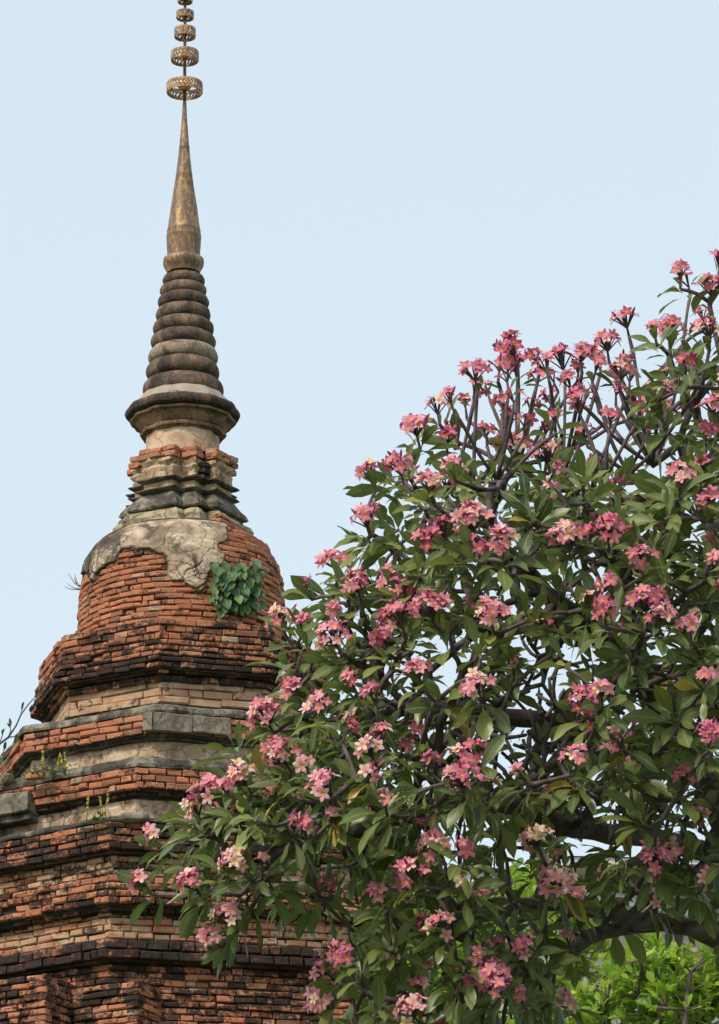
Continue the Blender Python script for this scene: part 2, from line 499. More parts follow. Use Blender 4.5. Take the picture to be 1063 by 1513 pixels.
# redented piers under the octagon, repeated on the four sides
cth = R_(-31)
def sqp(u, v): return (u * math.sin(R_(59)) + v * math.sin(cth), u * math.cos(R_(59)) + v * math.cos(cth))
def to_uv(x, d): return (x * math.sin(R_(59)) + d * math.cos(R_(59)), x * math.sin(cth) + d * math.cos(cth))
for rot in range(4):
    th = R_(90 * rot)
    def rt(p): return (p[0] * math.cos(th) + p[1] * math.sin(th), -p[0] * math.sin(th) + p[1] * math.cos(th))
    for (cx_, cd_, lw, rw, ytop) in ((-56, 462, 104, 150, 1447), (-179, 462, 240, 110, 1440)):
        u, v = to_uv(cx_, cd_)
        pl = [sqp(u - lw, v), sqp(u, v), sqp(u, v - rw), sqp(u - lw, v - rw)]
        pl = [rt((p[0] * MPP, p[1] * MPP)) for p in pl]
        zt = zat(ytop, cd_, 269 + cx_); zb = zat(1640, 430)
        n = round((zt - zb) / CH)
        for i in range(n):
            brick_course(mbB, pl, zb + CH * i, CH, grime=.68, off=i % 2, miss=.02, prot=.01 * math.sin(i * .9))
        loft(mbC, pl, [(zb, -.05), (zb + n * CH - .3, -.05), (zb + n * CH, -.32)], (.5, .5, 0), .3, .003)

# ---- bell: round courses of brick
BELL = [(806, 114), (812, 124), (825, 134), (840, 143), (858, 148.5), (880, 151.5), (905, 153.5), (935, 155), (975, 156)]
BZ = [(zat(y), r * MPP) for y, r in BELL]
def bell_r(z):
    if z >= BZ[0][0]: return BZ[0][1]
    for (za, ra), (zb, rb) in zip(BZ[:-1], BZ[1:]):
        if zb <= z <= za: return rb + (ra - rb) * (z - zb) / (za - zb)
    return BZ[-1][1]
def circ(r, n=28, ph=0): return [(r * math.sin(2 * math.pi * (k + ph) / n), r * math.cos(2 * math.pi * (k + ph) / n)) for k in range(n)]
mbBell = MB()
zt, zb = BZ[0][0], BZ[-1][0]
HB = .070
n = int((zt - zb) / HB)
for i in range(n):
    z = zb + HB * i
    r = bell_r(z + HB / 2)
    # each brick is one short side of the round plan
    nb = max(12, int(2 * math.pi * r / .165))
    pl = circ(r, nb, random.random())
    area_sgn = 1
    brick_course(mbBell, pl, z, HB, grime=.30 + .16 * nz((0, 0, z), 1.5), L=.6, tone=.02, miss=.004, depth=.12)
loft(mbC, circ(1, 40), [(zb - .3, BZ[-1][1] - 1 - .045)] + [(z, r - 1 - .05) for z, r in BZ[::-1]] + [(zt + .02, BZ[0][1] - 1 - .1)], (.5, .5, 0), .3, .004)
mbBell.build('bell', M_BRICK, stupa)

# ---- plaster left on the shoulder of the bell (an uneven coat with thickness)
def zm(x, y): return (80 + x / 2.6575, 640 + y / 2.6575)
PATCH = [zm(*q) for q in ((118, 545), (118, 505), (150, 470), (200, 420), (250, 385), (350, 320), (450, 310), (655, 330), (680, 390), (668, 430), (640, 450), (655, 480), (672, 518), (640, 532), (612, 515), (606, 545), (588, 590), (568, 612), (540, 600), (500, 583), (464, 582), (452, 540), (446, 505), (425, 480), (390, 462), (350, 446), (300, 448), (268, 456), (255, 480), (240, 502), (205, 520), (180, 545), (150, 572), (138, 558), (118, 548))]
def sdist(p, poly):
    x, y = p; ins = False; dm = 1e9
    n = len(poly)
    for i in range(n):
        x0, y0 = poly[i]; x1, y1 = poly[(i + 1) % n]
        dx, dy = x1 - x0, y1 - y0
        t = max(0, min(1, ((x - x0) * dx + (y - y0) * dy) / (dx * dx + dy * dy + 1e-12)))
        dm = min(dm, math.hypot(x - x0 - t * dx, y - y0 - t * dy))
        if (y0 > y) != (y1 > y) and x < x0 + (y - y0) * dx / dy: ins = not ins
    return dm if ins else -dm
mbP = MB()
NT_, NZ_ = 300, 130
zp0, zp1 = zat(952), BZ[0][0] + .03
grid = {}
vs, cs, keep = [], [], []
for j in range(NZ_ + 1):
    z = zp0 + (zp1 - zp0) * j / NZ_
    r = bell_r(z)
    for i in range(NT_ + 1):
        th = R_(-100 + 196 * i / NT_)
        p = P(r * math.sin(th), r * math.cos(th), z)
        q = proj(p)
        sdv = sdist(q, PATCH) + 1.6 * nz(p, 7, 2) + 9 * (noise.voronoi(p * 5.5)[0][0] - .3) + 1.2 * nz(p, 18, 5)
        if th < R_(-78): sdv = (z > zat(834)) * 4.0 - 2 + 3 * nz(p, 5, 8)
        if z > zp1 - .02: sdv = min(sdv, 0)
        k = max(0, min(1, (sdv + 1.2) / 2.4))
        th_ = -.03 + k * (.066 + .018 * nz(p, 6, 12) + .008 * nz(p, 20, 3))
        # furrows
        fu = abs(nz(p, 3.1, 21)); fu2 = abs(nz(p, 5.0, 41))
        low = max(0, min(1, (q[1] - 818) / 18))
        th_ -= (max(0, 1 - fu / .035) * .05 + max(0, 1 - fu2 / .035) * .045) * (.15 + .85 * low) * (k > .3)
        rr = r + th_
        vs.append(P(rr * math.sin(th), rr * math.cos(th), z))
        vo_ = noise.voronoi(p * 2.6)[0]; ck = max(0, 1 - abs(vo_[1] - vo_[0]) / .06)
        cs.append((.42 + .55 * nz(p, 2, 3), .44 + .5 * ck * low + .35 * max(0, 1 - abs(sdv) / 5) + .28 * max(0, min(1, (205 - q[0]) / 30)), .0))
        keep.append(sdv > -3)
fs = []
for j in range(NZ_):
    for i in range(NT_):
        a = j * (NT_ + 1) + i
        qd = (a, a + 1, a + NT_ + 2, a + NT_ + 1)
        if any(keep[x] for x in qd): fs.append(qd)
mbP.add(vs, fs, cs)
mbP.build('plaster_coat', M_TAN2, stupa, True)

# ---- harmika: redented square block
def redent(c, w_, e):
    q = []
    for k in range(4):
        t = R_(90 * k)
        for (u, v) in ((-w_, e), (w_, e), (w_, c), (c, c), (c, w_)):
            uu, vv = u * math.cos(t) + v * math.sin(t), -u * math.sin(t) + v * math.cos(t)
            q.append(sqp(uu, vv))
    # drop duplicates
    out = []
    for p in q:
        if not out or math.hypot(p[0] - out[-1][0], p[1] - out[-1][1]) > 1e-6: out.append(p)
    return out
HP = redent(56 * MPP, 30 * MPP, 75 * MPP)
def hz(y): return zat(y, 77, 288)
mbH = MB(); mbHb = MB(); mbHd = MB(); mbHg = MB()
zt, zb = hz(655), hz(672)
brick_course(mbHb, inset(HP, .02), zb, (zt - zb) / 2, grime=.15, tone=.05, L=.19, miss=0)
brick_course(mbHb, inset(HP, .0), zb + (zt - zb) / 2, (zt - zb) / 2, grime=.15, tone=.05, L=.19, off=1, miss=0)
loft(mbH, inset(HP, -.012), [(hz(702), -.01), (hz(698), -.035), (hz(692), -.02), (hz(686), .0), (hz(682), -.02), (hz(677), .01), (hz(672), .0)], (.6, .46, .1), .03, .042, seed=3, fr=7)
for (ya, yb) in ((700, 707), (716, 723)):
    loft(mbHd, HP, [(hz(yb) , -.05), (hz(yb) + .005, -.01), (hz(yb) + .028, .028), (hz(ya) - .014, .026), (hz(ya), -.05)], (.3, .66, 0), .04, .012, seed=ya, fr=5)
loft(mbH, HP, [(hz(718), -.045), (hz(706), -.04)], (.45, .35, 0), .05, .012, seed=8)
loft(mbHg, HP, [(hz(750), .085), (hz(748), .10), (hz(741), .085), (hz(727), -.01), (hz(722), -.03)], (.5, .6, .12), .04, .018, seed=11, fr=5)
loft(mbHg, HP, [(hz(755), .06), (hz(749), .05)], (.5, .6, .1), .1, .004)
loft(mbH, HP, [(hz(790), .15), (hz(780), .17), (hz(773), .155), (hz(768), .14), (hz(764), .145), (hz(757), .115), (hz(754), .07)], (.5, .50, .7), .04, .026, seed=15, fr=6)
# small dark blocks stacked in the right-hand notch
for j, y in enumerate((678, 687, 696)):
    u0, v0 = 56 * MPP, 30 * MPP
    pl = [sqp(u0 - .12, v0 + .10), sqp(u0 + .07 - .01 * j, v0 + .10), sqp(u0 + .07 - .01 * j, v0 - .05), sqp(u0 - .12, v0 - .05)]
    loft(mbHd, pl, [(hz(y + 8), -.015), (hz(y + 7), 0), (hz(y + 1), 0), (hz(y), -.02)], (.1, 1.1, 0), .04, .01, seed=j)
k = 0
for (ya, yb, o) in ((762, 769, .13), (769, 776, .155), (776, 784, .17)):
    # on the right the coat is gone and stepped brick shows down to the bell
    q5 = inset(HP, o)[5:11]
    brick_course(mbHb, q5, hz(yb), hz(ya) - hz(yb), grime=.42, tone=-.03, L=.2, off=k % 2, closed=False, prot=.02, depth=.2); k += 1
loft(mbC, inset(HP, -.09), [(hz(800), 0), (hz(655), 0)], (.5, .5, 0), .3, .0)
mbH.build('stucco_block', M_TAN, stupa, False)
mbHg.build('stucco_base', M_GREY, stupa, False)
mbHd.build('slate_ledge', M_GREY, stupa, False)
mbHb.build('capping_bricks', M_BRICK, stupa)
mbB.build('brickwork', M_BRICK, stupa)
mbC.build('core', M_MORTAR, stupa)
mbT.build('plaster_band', M_TAN, stupa)
# grey blocks set in the front of the second tier, and the long slab at the left edge
a = -8
p8 = octa(281 * MPP, a)
z1, z0 = zat(1053, 278, 240), zat(1080, 278, 240)
def onface(p, q, t, o, z):
    x, d = p[0] + (q[0] - p[0]) * t, p[1] + (q[1] - p[1]) * t
    L = math.hypot(q[0] - p[0], q[1] - p[1]); nx, nd = -(q[1] - p[1]) / L, (q[0] - p[0]) / L
    if nx * x + nd * d < 0: nx, nd = -nx, -nd
    return (x + nx * o, d + nd * o)
mbS = MB(); mbS2 = MB()
def faceblock(mb, p, q, t0, t1, oin, oout, z0, z1, col, amp=.012, seed=0):
    pl = [onface(p, q, t0, oin, 0), onface(p, q, t0, oout, 0), onface(p, q, t1, oout, 0), onface(p, q, t1, oin, 0)]
    loft(mb, pl, [(z0, -.012), (z0 + .012, 0), (z1 - .012, 0), (z1, -.012)], col, .045, amp, seed=seed)
faceblock(mbS, p8[0], p8[1], 0.0, .26, -.1, .03, z0, z1, (.55, .30, 0), .01, 1)
faceblock(mbS, p8[0], p8[1], .265, .52, -.1, .025, z0 + .01, z1, (.6, .34, 0), .01, 2)
faceblock(mbS, p8[7], p8[0], .93, 1.0, -.1, .03, z0, z1, (.5, .45, 0), .012, 3)
pa = octa(350 * MPP, -10.2)
zz1, zz0 = zat(1156, 300, 60), zat(1186, 300, 60)
faceblock(mbS2, pa[7], pa[0], -.02, .355, -.2, .09, zz0, zz1, (.75, .48, .15), .018, 5)
faceblock(mbS2, pa[7], pa[0], -.02, .35, -.2, .03, zz0 - .09, zz0 - .005, (.45, .7, 0), .014, 6)
mbS2.build('broken_slab', M_GREY, stupa); mbS.build('stone_facing', M_GREY, stupa)
mbG.build('cornice_slab', M_GREY, stupa)

# lower body down to the ground
mbL = MB()
zl = zat(1640, 436)
m, t, b = newmat('lower_brick_wall', .92, .2); q = NT(t)
geo = q.n('ShaderNodeNewGeometry'); sp = q.n('ShaderNodeSeparateXYZ'); q.l(geo.outputs['Position'], sp.inputs[0])
cmb = q.n('ShaderNodeCombineXYZ'); q.l(q.math('ADD', sp.outputs[0], sp.outputs[1]), cmb.inputs[0]); q.l(sp.outputs[2], cmb.inputs[1])
bt = q.n('ShaderNodeTexBrick'); bt.inputs['Scale'].default_value = 1
bt.inputs['Brick Width'].default_value = .24; bt.inputs['Row Height'].default_value = .081; bt.inputs['Mortar Size'].default_value = .007
bt.inputs['Color1'].default_value = (.40, .125, .06, 1); bt.inputs['Color2'].default_value = (.25, .09, .05, 1); bt.inputs['Mortar'].default_value = (.05, .04, .03, 1)
q.l(cmb.outputs[0], bt.inputs['Vector'])
nn = q.noise(1.6, 9, .7, q.obj())
q.l(q.mix(q.ramp(nn, [(.45, 0), (.62, .9)]), bt.outputs['Color'], (.03, .025, .02)), b.inputs['Base Color'])
q.bump(bt.outputs['Fac'], b, -.6, .02)
M_LOW = m
for (zt_, zb_, r) in ((zl + .02, zl - 2.5, 450 * MPP), (zl - 2.5, zl - 3.0, 500 * MPP), (zl - 3.0, 4.2, 480 * MPP), (4.2, 3.7, 560 * MPP), (3.7, 1.2, 600 * MPP), (1.2, 0, 700 * MPP)):
    loft(mbL, [sqp(-r, r), sqp(r, r), sqp(r, -r), sqp(-r, -r)], [(zb_, 0), (zt_ - .001, 0)], (.5, .5, 0), .5, .01)
mbL.build('lower_body', M_LOW, stupa)

# ---- round spire
def revolve(name, prof, mat, col=(.5, .3, 0), n=56, amp=.006, seed=0, parent=stupa, smooth=True, facets=0, ax=0):
    mb = MB(); vs, fs, cs = [], [], []
    for (y, r, *rest) in prof:
        z = zat(y); rm = r * mpp(z); dg, dt = rest if rest else (0, 0)
        for k in range(n):
            t = 2 * math.pi * k / n
            f = 1.0
            if facets:
                al = (t * facets / (2 * math.pi)) % 1
                f = 1 - .035 * (1 - abs(2 * al - 1)) ** 1.0
            p = (math.sin(t) * 3, math.cos(t) * 3, z * 3)
            rr = rm * f + amp * nz(p, 1.2, seed) * (1 if rm > .05 else 0)
            vs.append(P(rr * math.sin(t) + ax, rr * math.cos(t), z))
            cs.append((col[0] + dt + .3 * nz(p, .9, seed + 2), col[1] + dg + .2 * nz(p, .7, seed + 5), max(col[2], 1.0 if dt >= .5 else 0)))
    for i in range(len(prof) - 1):
        for k in range(n):
            fs.append((i * n + k, i * n + (k + 1) % n, (i + 1) * n + (k + 1) % n, (i + 1) * n + k))
    fs.append(tuple(range(n))[::-1]); fs.append(tuple((len(prof) - 1) * n + k for k in range(n)))
    mb.add(vs, fs, cs)
    o = mb.build(name, mat, parent, smooth)
    o.data.set_sharp_from_angle(angle=R_(38))
    return o
revolve('neck', [(682, 56), (672, 55.5), (660, 55), (646, 55), (645, 40)], M_TAN, (.55, .22, 0), amp=.02, seed=4)
revolve('lotus_disc', [(650, 54, .2, 0), (649, 58, 0, .2), (646.5, 58.5, 0, .2), (646, 63, -.1, .4), (643, 64.5, -.1, .4), (642, 64, 0, .3), (641.5, 59.5, .3, 0), (639, 60.5, .1, .3), (636, 63, -.15, .4), (632, 66.5, -.15, .4), (628, 70.5, .0, .3), (626, 72, .1, .2), (625.4, 77, -.1, .4), (622.5, 78, -.1, .4), (622, 74, .3, 0), (620.8, 74, .3, 0), (620, 80.5, .25, 0), (618, 84, .2, 0), (614, 85.5, .15, 0), (610, 84.5, .15, 0), (607, 82, .2, 0), (606, 77.5, .1, .2), (604.5, 77, 0, .5), (603, 75.5, -.2, .9), (595, 67.5, -.25, 1.0), (588, 61.5, -.25, 1.0), (586.5, 57, 0, .5)], M_SPIRE, (.35, .55, 0), amp=.014, seed=6, facets=12, n=84)
RG = [(415.5, 30.6, 7.4), (430.8, 34.5, 7.6), (447.3, 37.9, 8.6), (466.5, 40.9, 9.8), (486.3, 45.0, 9.8), (506, 47.7, 10.0), (528, 51.8, 11.2), (551, 54.9, 12.2), (578.5, 59.8, 14.2)]
for i, (y, r, hh) in enumerate(RG):
    pr = [(y + hh * 1.2, r - hh * 1.25)]
    for k in range(-4, 5):
        tt = R_(k * 20)
        pr.append((y - math.sin(-tt) * hh * -1 if False else y - math.sin(tt) * hh, r - hh * .78 * (1 - math.cos(tt)) ** .95))
    pr.append((y - hh * 1.2, r - hh * 1.3))
    revolve('ring_moulding', pr, M_SPIRE, (.42 + (.3 if i == 6 else 0) + .08 * math.sin(i * 2.3), .54 + (.0 if i == 6 else 0), .6 if i == 6 else .12), amp=.014, seed=20 + i * 3, n=64)
revolve('collar', [(404, 25), (401, 25.5), (397, 27.5), (392, 30.5), (388, 31.2), (384, 30.6), (381.5, 28), (380.5, 25)], M_CONE, amp=.006, seed=3, facets=10)
cone = revolve('spire_cone', [(383, 24.2), (375, 24.5), (362, 25.4), (352, 25.6), (351, 25.9), (349, 25.6), (342, 24.6), (341, 24.9), (339.5, 24.2), (325, 22.2), (306, 19.6), (284, 16), (260, 12.3), (259, 12.6), (257.5, 12), (230, 8.7), (219, 7.6), (218, 8.0), (216.8, 7.4), (200, 6), (180, 4.2), (160, 3.2), (150, 2.6)], M_CONE, amp=.004, seed=9, n=40)
# ---- finial: pole with pierced rings and gilt hubs, growing smaller upward
ZT = zat(-95)
mb = MB()
tube(mb, [P(0, 0, zat(155)), P(0, 0, zat(60)), P(0, 0, zat(-60)), P(0, 0, ZT)], [.020, .018, .014, .004], 8)
mb.build('finial_pole', M_POLE, stupa, True)
for i, (y, r, hb) in enumerate(((130, 26.4, 15), (83, 20.3, 14.5), (48.5, 15.6, 13.5), (22, 12.8, 10.5), (-1, 10.8, 9), (-21, 9, 8), (-39, 7.4, 7), (-55, 6, 6))):
    z = zat(y); k = mpp(z); rm = r * k; h = hb * k * 1.05
    mb = MB(); N = 30
    for zz in (-h / 2, h / 2):
        # rim bands
        vs, fs = [], []
        bh, bt_ = h * .14, .014
        for s in range(N):
            t = 2 * math.pi * s / N
            for (ro, zo) in ((rm, -bh), (rm, bh), (rm - bt_, bh), (rm - bt_, -bh)):
                zc = zz + zo - (bh if zz > 0 else -bh)
                vs.append(P(ro * math.sin(t), ro * math.cos(t), z + zc))
        for s in range(N):
            for q_ in range(4):
                fs.append((s * 4 + q_, s * 4 + (q_ + 1) % 4, ((s + 1) % N) * 4 + (q_ + 1) % 4, ((s + 1) % N) * 4 + q_))
        mb.add(vs, fs)
    NB = max(14, int(r * 1.15))
    for s in range(NB):        # scrolling bars between the rims
        t0, t1 = 2 * math.pi * s / NB, 2 * math.pi * (s + 1) / NB
        for sg in (1, -1):
            pts = []
            for j in range(5):
                u = j / 4; t = t0 + (t1 - t0) * (u + .22 * sg * math.sin(u * 2 * math.pi))
                pts.append(P((rm - .006) * math.sin(t), (rm - .006) * math.cos(t), z + sg * (u - .5) * h * .86))
            tube(mb, pts, [.0105] * 5, 4)
    for s in range(4):
        t = R_(20 + 90 * s)
        tube(mb, [P(0, 0, z - h * .15), P(rm * math.sin(t), rm * math.cos(t), z - h * .3)], [.008, .008], 4)
    ro = mb.build('finial_ring', M_RINGM, stupa)
    hub = MB(); vs, fs = [], []; n = 18
    prof = [(-h * .42, .03), (-h * .30, rm * .30), (-h * .05, rm * .40), (h * .22, rm * .50), (h * .42, rm * .30), (h * .55, .022)]
    for zo, rr in prof:
        for s in range(n):
            t = 2 * math.pi * s / n; vs.append(P(rr * math.sin(t), rr * math.cos(t), z + zo))
    for a_ in range(len(prof) - 1):
        for s in range(n): fs.append((a_ * n + s, a_ * n + (s + 1) % n, (a_ + 1) * n + (s + 1) % n, (a_ + 1) * n + s))
    hub.add([v_ + Vector((0, 0, h * .22)) for v_ in vs], fs)
    ho = hub.build('hub', M_GOLD, None, True); ho.parent = ro

# ------------------------------------------------------------------ leaves and flowers
def leaf(mb, base, dirv, up, L, Wd, droop=.5, fold=.25, tone=.5, petiole=.12, n=6, wide=.6):
    d = Vector(dirv).normalized(); up = Vector(up)
    side = d.cross(up)
    if side.length < 1e-4: side = d.cross(Vector((1, .3, 0)))
    side.normalize(); nrm = side.cross(d).normalized()
    p = Vector(base); vs, cs, fs = [], [], []
    step = L / n
    ang = 0
    tw = random.gauss(0, .12)
    for i in range(n + 1):
        t = i / n
        if t < petiole: wv = .06
        else:
            s = (t - petiole) / (1 - petiole)
            wv = max(.02, math.sin(math.pi * s ** (math.log(.5) / math.log(wide))) ** .85) if 0 < s < 1 else .03
        ww = Wd * .5 * wv
        sd = (side * math.cos(tw * t) + nrm * math.sin(tw * t))
        lift = nrm * ww * fold
        wob = nrm * ww * .15 * math.sin(i * 2.1 + tone * 9)
        vs += [p - sd * ww + lift + wob, p, p + sd * ww + lift - wob]
        cs += [(tone, 1, 0), (tone, 0, 0), (tone, 1, 0)]
        a = droop / n
        # bend towards the ground
        g_ = Vector((0, 0, -1))
        d = (d + g_ * a).normalized()
        nrm = side.cross(d).normalized()
        p = p + d * step
    for i in range(n):
        b = i * 3
        fs += [(b, b + 1, b + 4, b + 3), (b + 1, b + 2, b + 5, b + 4)]
    mb.add(vs, fs, cs)
def flower(mb, c, nrm, r, hue):
    nrm = Vector(nrm).normalized(); u, v = frame(nrm)
    ph = random.random() * 6.28; cup = random.uniform(.15, .55)
    for k in range(5):
        t = ph + 2 * math.pi * k / 5
        d = u * math.cos(t) + v * math.sin(t); s = nrm.cross(d)
        cc = Vector(c)
        pr = ((0, .10, 0), (.35, .27, .16), (.66, .31, .26), (.9, .17, .27), (1.08, .01, .22))
        vs, cs = [], []
        h2 = min(1, max(0, hue + random.gauss(0, .06)))
        for (tt, ww, hh) in pr:
            m = cc + d * tt * r + nrm * hh * r * cup * 1.8
            vs += [m - s * ww * r, m + s * ww * r + nrm * .12 * r]
            cs += [(tt, h2, 0)] * 2
        mb.add(vs, [(2 * i, 2 * i + 1, 2 * i + 3, 2 * i + 2) for i in range(4)], cs)
def bloom(mb, mbs, base, axis, size, hue):
    """a head of flowers on short stalks: petals into mb, stalks into mbs"""
    axis = Vector(axis).normalized(); u, v = frame(axis)
    base = Vector(base); R = .080 * size
    hub = base + axis * .05
    tube(mbs, [base, hub], [.008, .006], 5)
    arms = []
    n = max(5, int(18 * size * size))
    for i in range(n):
        a = random.random() * 6.28; e = random.uniform(.0, 1.25)
        d = (axis * math.cos(e) + (u * math.cos(a) + v * math.sin(a)) * math.sin(e)).normalized()
        rr = R * random.uniform(.75, 1.15)
        p = hub + d * rr + axis * .02
        tube(mbs, [hub, hub + d * rr * .5 + axis * .012, p], [.0045, .004, .0035], 4, cap=False)
        q = random.random()
        if q < .13:      # bud
            tube(mb, [p, p + d * .012, p + d * .03, p + d * .042], [.003, .007, .006, .001], 5, (.9, max(0, hue - .35), 0))
        else:
            fr_ = .0325 * random.uniform(.82, 1.18)
            flower(mb, p, d + Vector((random.gauss(0, .35), random.gauss(0, .35) - .25, random.gauss(0, .3))), fr_, min(1, max(0, random.gauss(hue, .17) + (.3 if random.random() < .10 else 0))))
def rosette(mb, tip, axis, n=9, L=.20, drp=.9, tone=.4, outer=0):
    axis = Vector(axis).normalized(); u, v = frame(axis)
    ph = random.random() * 6.28
    for k in range(n):
        a = ph + k * 2.4
        e = .45 + .95 * (k / n) + random.gauss(0, .12)
        d = axis * math.cos(e) + (u * math.cos(a) + v * math.sin(a)) * math.sin(e)
        tn = random.gauss(tone, .2)
        tn = min(.94, max(0, tn))
        if random.random() < .011: tn = random.uniform(.965, 1)
        ll = L * random.uniform(.55, 1.22)
        leaf(mb, Vector(tip) - axis * (.05 * k / n) + d * .012, d, axis, ll, ll * random.uniform(.27, .37), drp * random.uniform(.5, 1.4), random.uniform(.1, .4), tn)

# ------------------------------------------------------------------ frangipani tree
YT = 22.0
SIL = [(1700, 300), (1400, 180), (1200, 300), (1075, 415), (1000, 460), (925, 500), (880, 540), (765, 520), (690, 560), (640, 600), (595, 645), (540, 700), (530, 765), (480, 810), (450, 860), (415, 925), (415, 975), (395, 1020), (365, 1070), (330, 1095), (290, 1150), (255, 1190), (240, 1240), (232, 1300), (255, 1330), (310, 1362), (335, 1400), (385, 1400), (420, 1345), (470, 1370), (470, 1440), (440, 1513), (460, 1600), (600, 1640), (800, 1560), (880, 1500), (880, 1420), (960, 1400), (1030, 1440), (1100, 1460), (1350, 1560), (1700, 1500)]
def thick(px, py):
    s = sdist((px, py), SIL)
    return 1.65 * math.sqrt(max(0, min(1, s / 330)))
CL = """1005 400 .8;1050 425 1;1062 385 .7;930 480 .8;990 485 1;1048 488 1;765 520 .9;705 558 .8;650 600 .8;620 632 1.1;765 545 .9;835 542 .9;860 530 .7;900 515 .8;915 555 .8;860 600 .8;752 622 .7;555 697 .9;597 688 .9;547 765 1.1;640 715 1;662 712 .8;672 636 .8;765 665 1.2;812 672 1.1;742 655 .8;700 692 .8;985 610 1;942 600 .6;640 800 1;662 782 1;703 768 1.3;745 800 1.1;843 798 1.3;900 783 1.3;535 862 1.1;592 855 1.1;500 825 .8;600 912 1.3;642 895 1.3;575 937 .9;730 905 1.2;505 940 1.2;425 915 1.1;450 1012 .8;482 1035 .9;530 1000 .8;555 1012 .6;405 1055 1.3;430 1110 1.3;372 1142 1.1;330 1165 1.3;302 1190 1;240 1228 .8;225 1292 .7;495 1158 1.2;462 1210 .8;365 1265 1.1;300 1297 1;350 1347 1.1;328 1372 .7;556 1100 .9;572 1078 .7;620 1280 1;570 1310 .7;655 1238 1;690 1145 1.2;710 1105 .9;800 1232 1;830 1290 1.1;860 1310 .6;660 1360 1;740 1435 1.3;782 1385 .8;847 1465 1;520 1402 1;495 1420 .9;490 1465 .9;620 1482 1.1;970 1265 1;975 1310 .8;865 1030 1;890 1012 .7;955 888 1.2;975 905 .9;895 895 .9;905 860 .8;1020 915 .8;1045 1080 1;852 1112 .8;920 1075 .8;712 1008 1;625 985 .8;1005 700 .9;1052 740 1;880 692 .9;950 820 .9;1055 600 .9;925 930 .7"""
CL = [tuple(float(x) for x in q.split()) for q in CL.split(';')]
SHOOTS = []
tips = []       # (pos, kind, size, hue, leafy)
random.seed(11)
for (px, py, s) in CL:
    t = thick(px, py)
    Y = YT - t * random.uniform(.86, 1.0)
    if py < 720 and 640 < px < 1000: Y = YT + random.uniform(-.5, .5)
    p = at(px, py, Y)
    bare = (py < 650 and 690 < px < 960)
    if bare: SHOOTS.append((p, px, py, s)); continue
    tips.append([p, 'f', s, bare])
def dens(px, py, u):
    if py < 700 and 640 < px < 970: return .02
    if py < 480 and px < 1100: return .08
    if py < 560: return .4     # bare crown of twigs
    d = 1.0
    if ((px - 790) / 230) ** 2 + ((py - 985) / 170) ** 2 < 1: d = .30 if u < 0 else .08   # open heart of the crown
    if px > 960 and 1000 < py: d = .6
    if px > 860 and 1262 < py < 1345: return .95
    if 690 < px < 1063 and 1210 < py < 1400: d = .55
    if 820 < px and py > 1330: d = .35
    if px < 560 and py > 1340: d = .8
    return d
for (px, py, s) in ((672, 590, .5), (725, 575, .55), (742, 600, .5), (790, 560, .6), (812, 545, .6), (780, 600, .4), (820, 590, .5), (845, 570, .6), (875, 545, .6), (885, 590, .5), (900, 620, .5), (830, 620, .4), (930, 560, .5), (955, 580, .5), (800, 640, .4), (720, 640, .4), (690, 600, .5), (868, 640, .5), (950, 640, .5), (775, 625, .4), (910, 580, .4), (1035, 560, .5), (975, 560, .5), (660, 650, .4), (700, 575, .5), (752, 560, .5), (736, 545, .4), (798, 528, .5), (825, 560, .5), (852, 548, .5), (888, 530, .55), (918, 540, .5), (863, 575, .4), (938, 610, .4), (758, 590, .4), (1020, 420, .5), (990, 500, .5), (1040, 470, .5)):
    SHOOTS.append((at(px, py, YT + random.uniform(-.55, .55)), px, py, s))
bases = [(x, 712 - 14 * (x > 800) + 22 * math.sin(x), YT + .45 * math.sin(x * .7)) for x in (668, 700, 735, 765, 800, 830, 862, 895, 930, 965)]
bases = [(at(*b_), b_[0]) for b_ in bases]
tips += [[b_[0], 'x', 1, True] for b_ in bases]
cnt = 0; tries = 0; pos = [t[0] for t in tips]
while cnt < 560 and tries < 60000:
    tries += 1
    px, py = random.uniform(200, 1500), random.uniform(380, 1620)
    if px > 1090 and random.random() < .6: continue
    s = sdist((px, py), SIL)
    if s < 20: continue
    u = random.choice((-1, -1, -1, 1)) * random.uniform(.45, 1) if random.random() < .8 else random.uniform(-.6, .6)
    if random.random() > dens(px, py, u): continue
    t = thick(px, py)
    p = at(px, py, YT + u * t)
    md = .135 if u < -.4 else .24
    if any((p - q).length < md for q in pos): continue
    pos.append(p); tips.append([p, 'l', 1, False]); cnt += 1
tw = 0
while tw < 950 and tries < 90000:
    tries += 1      # bare inner shoots
    px, py = random.uniform(430, 1200), random.uniform(700, 1480)
    s = sdist((px, py), SIL)
    if s < 60: continue
    t = thick(px, py)
    if ((px - 800) / 330) ** 2 + ((py - 1000) / 240) ** 2 > 1 and random.random() < .8: continue
    p = at(px, py, YT + random.uniform(-.75, .8) * t)
    if any((p - q).length < .075 for q in pos[-tw:]) if tw else False: continue
    pos.append(p); tips.append([p, 'x', 1, True]); tw += 1
print('tips', len(tips), 'tries', tries)
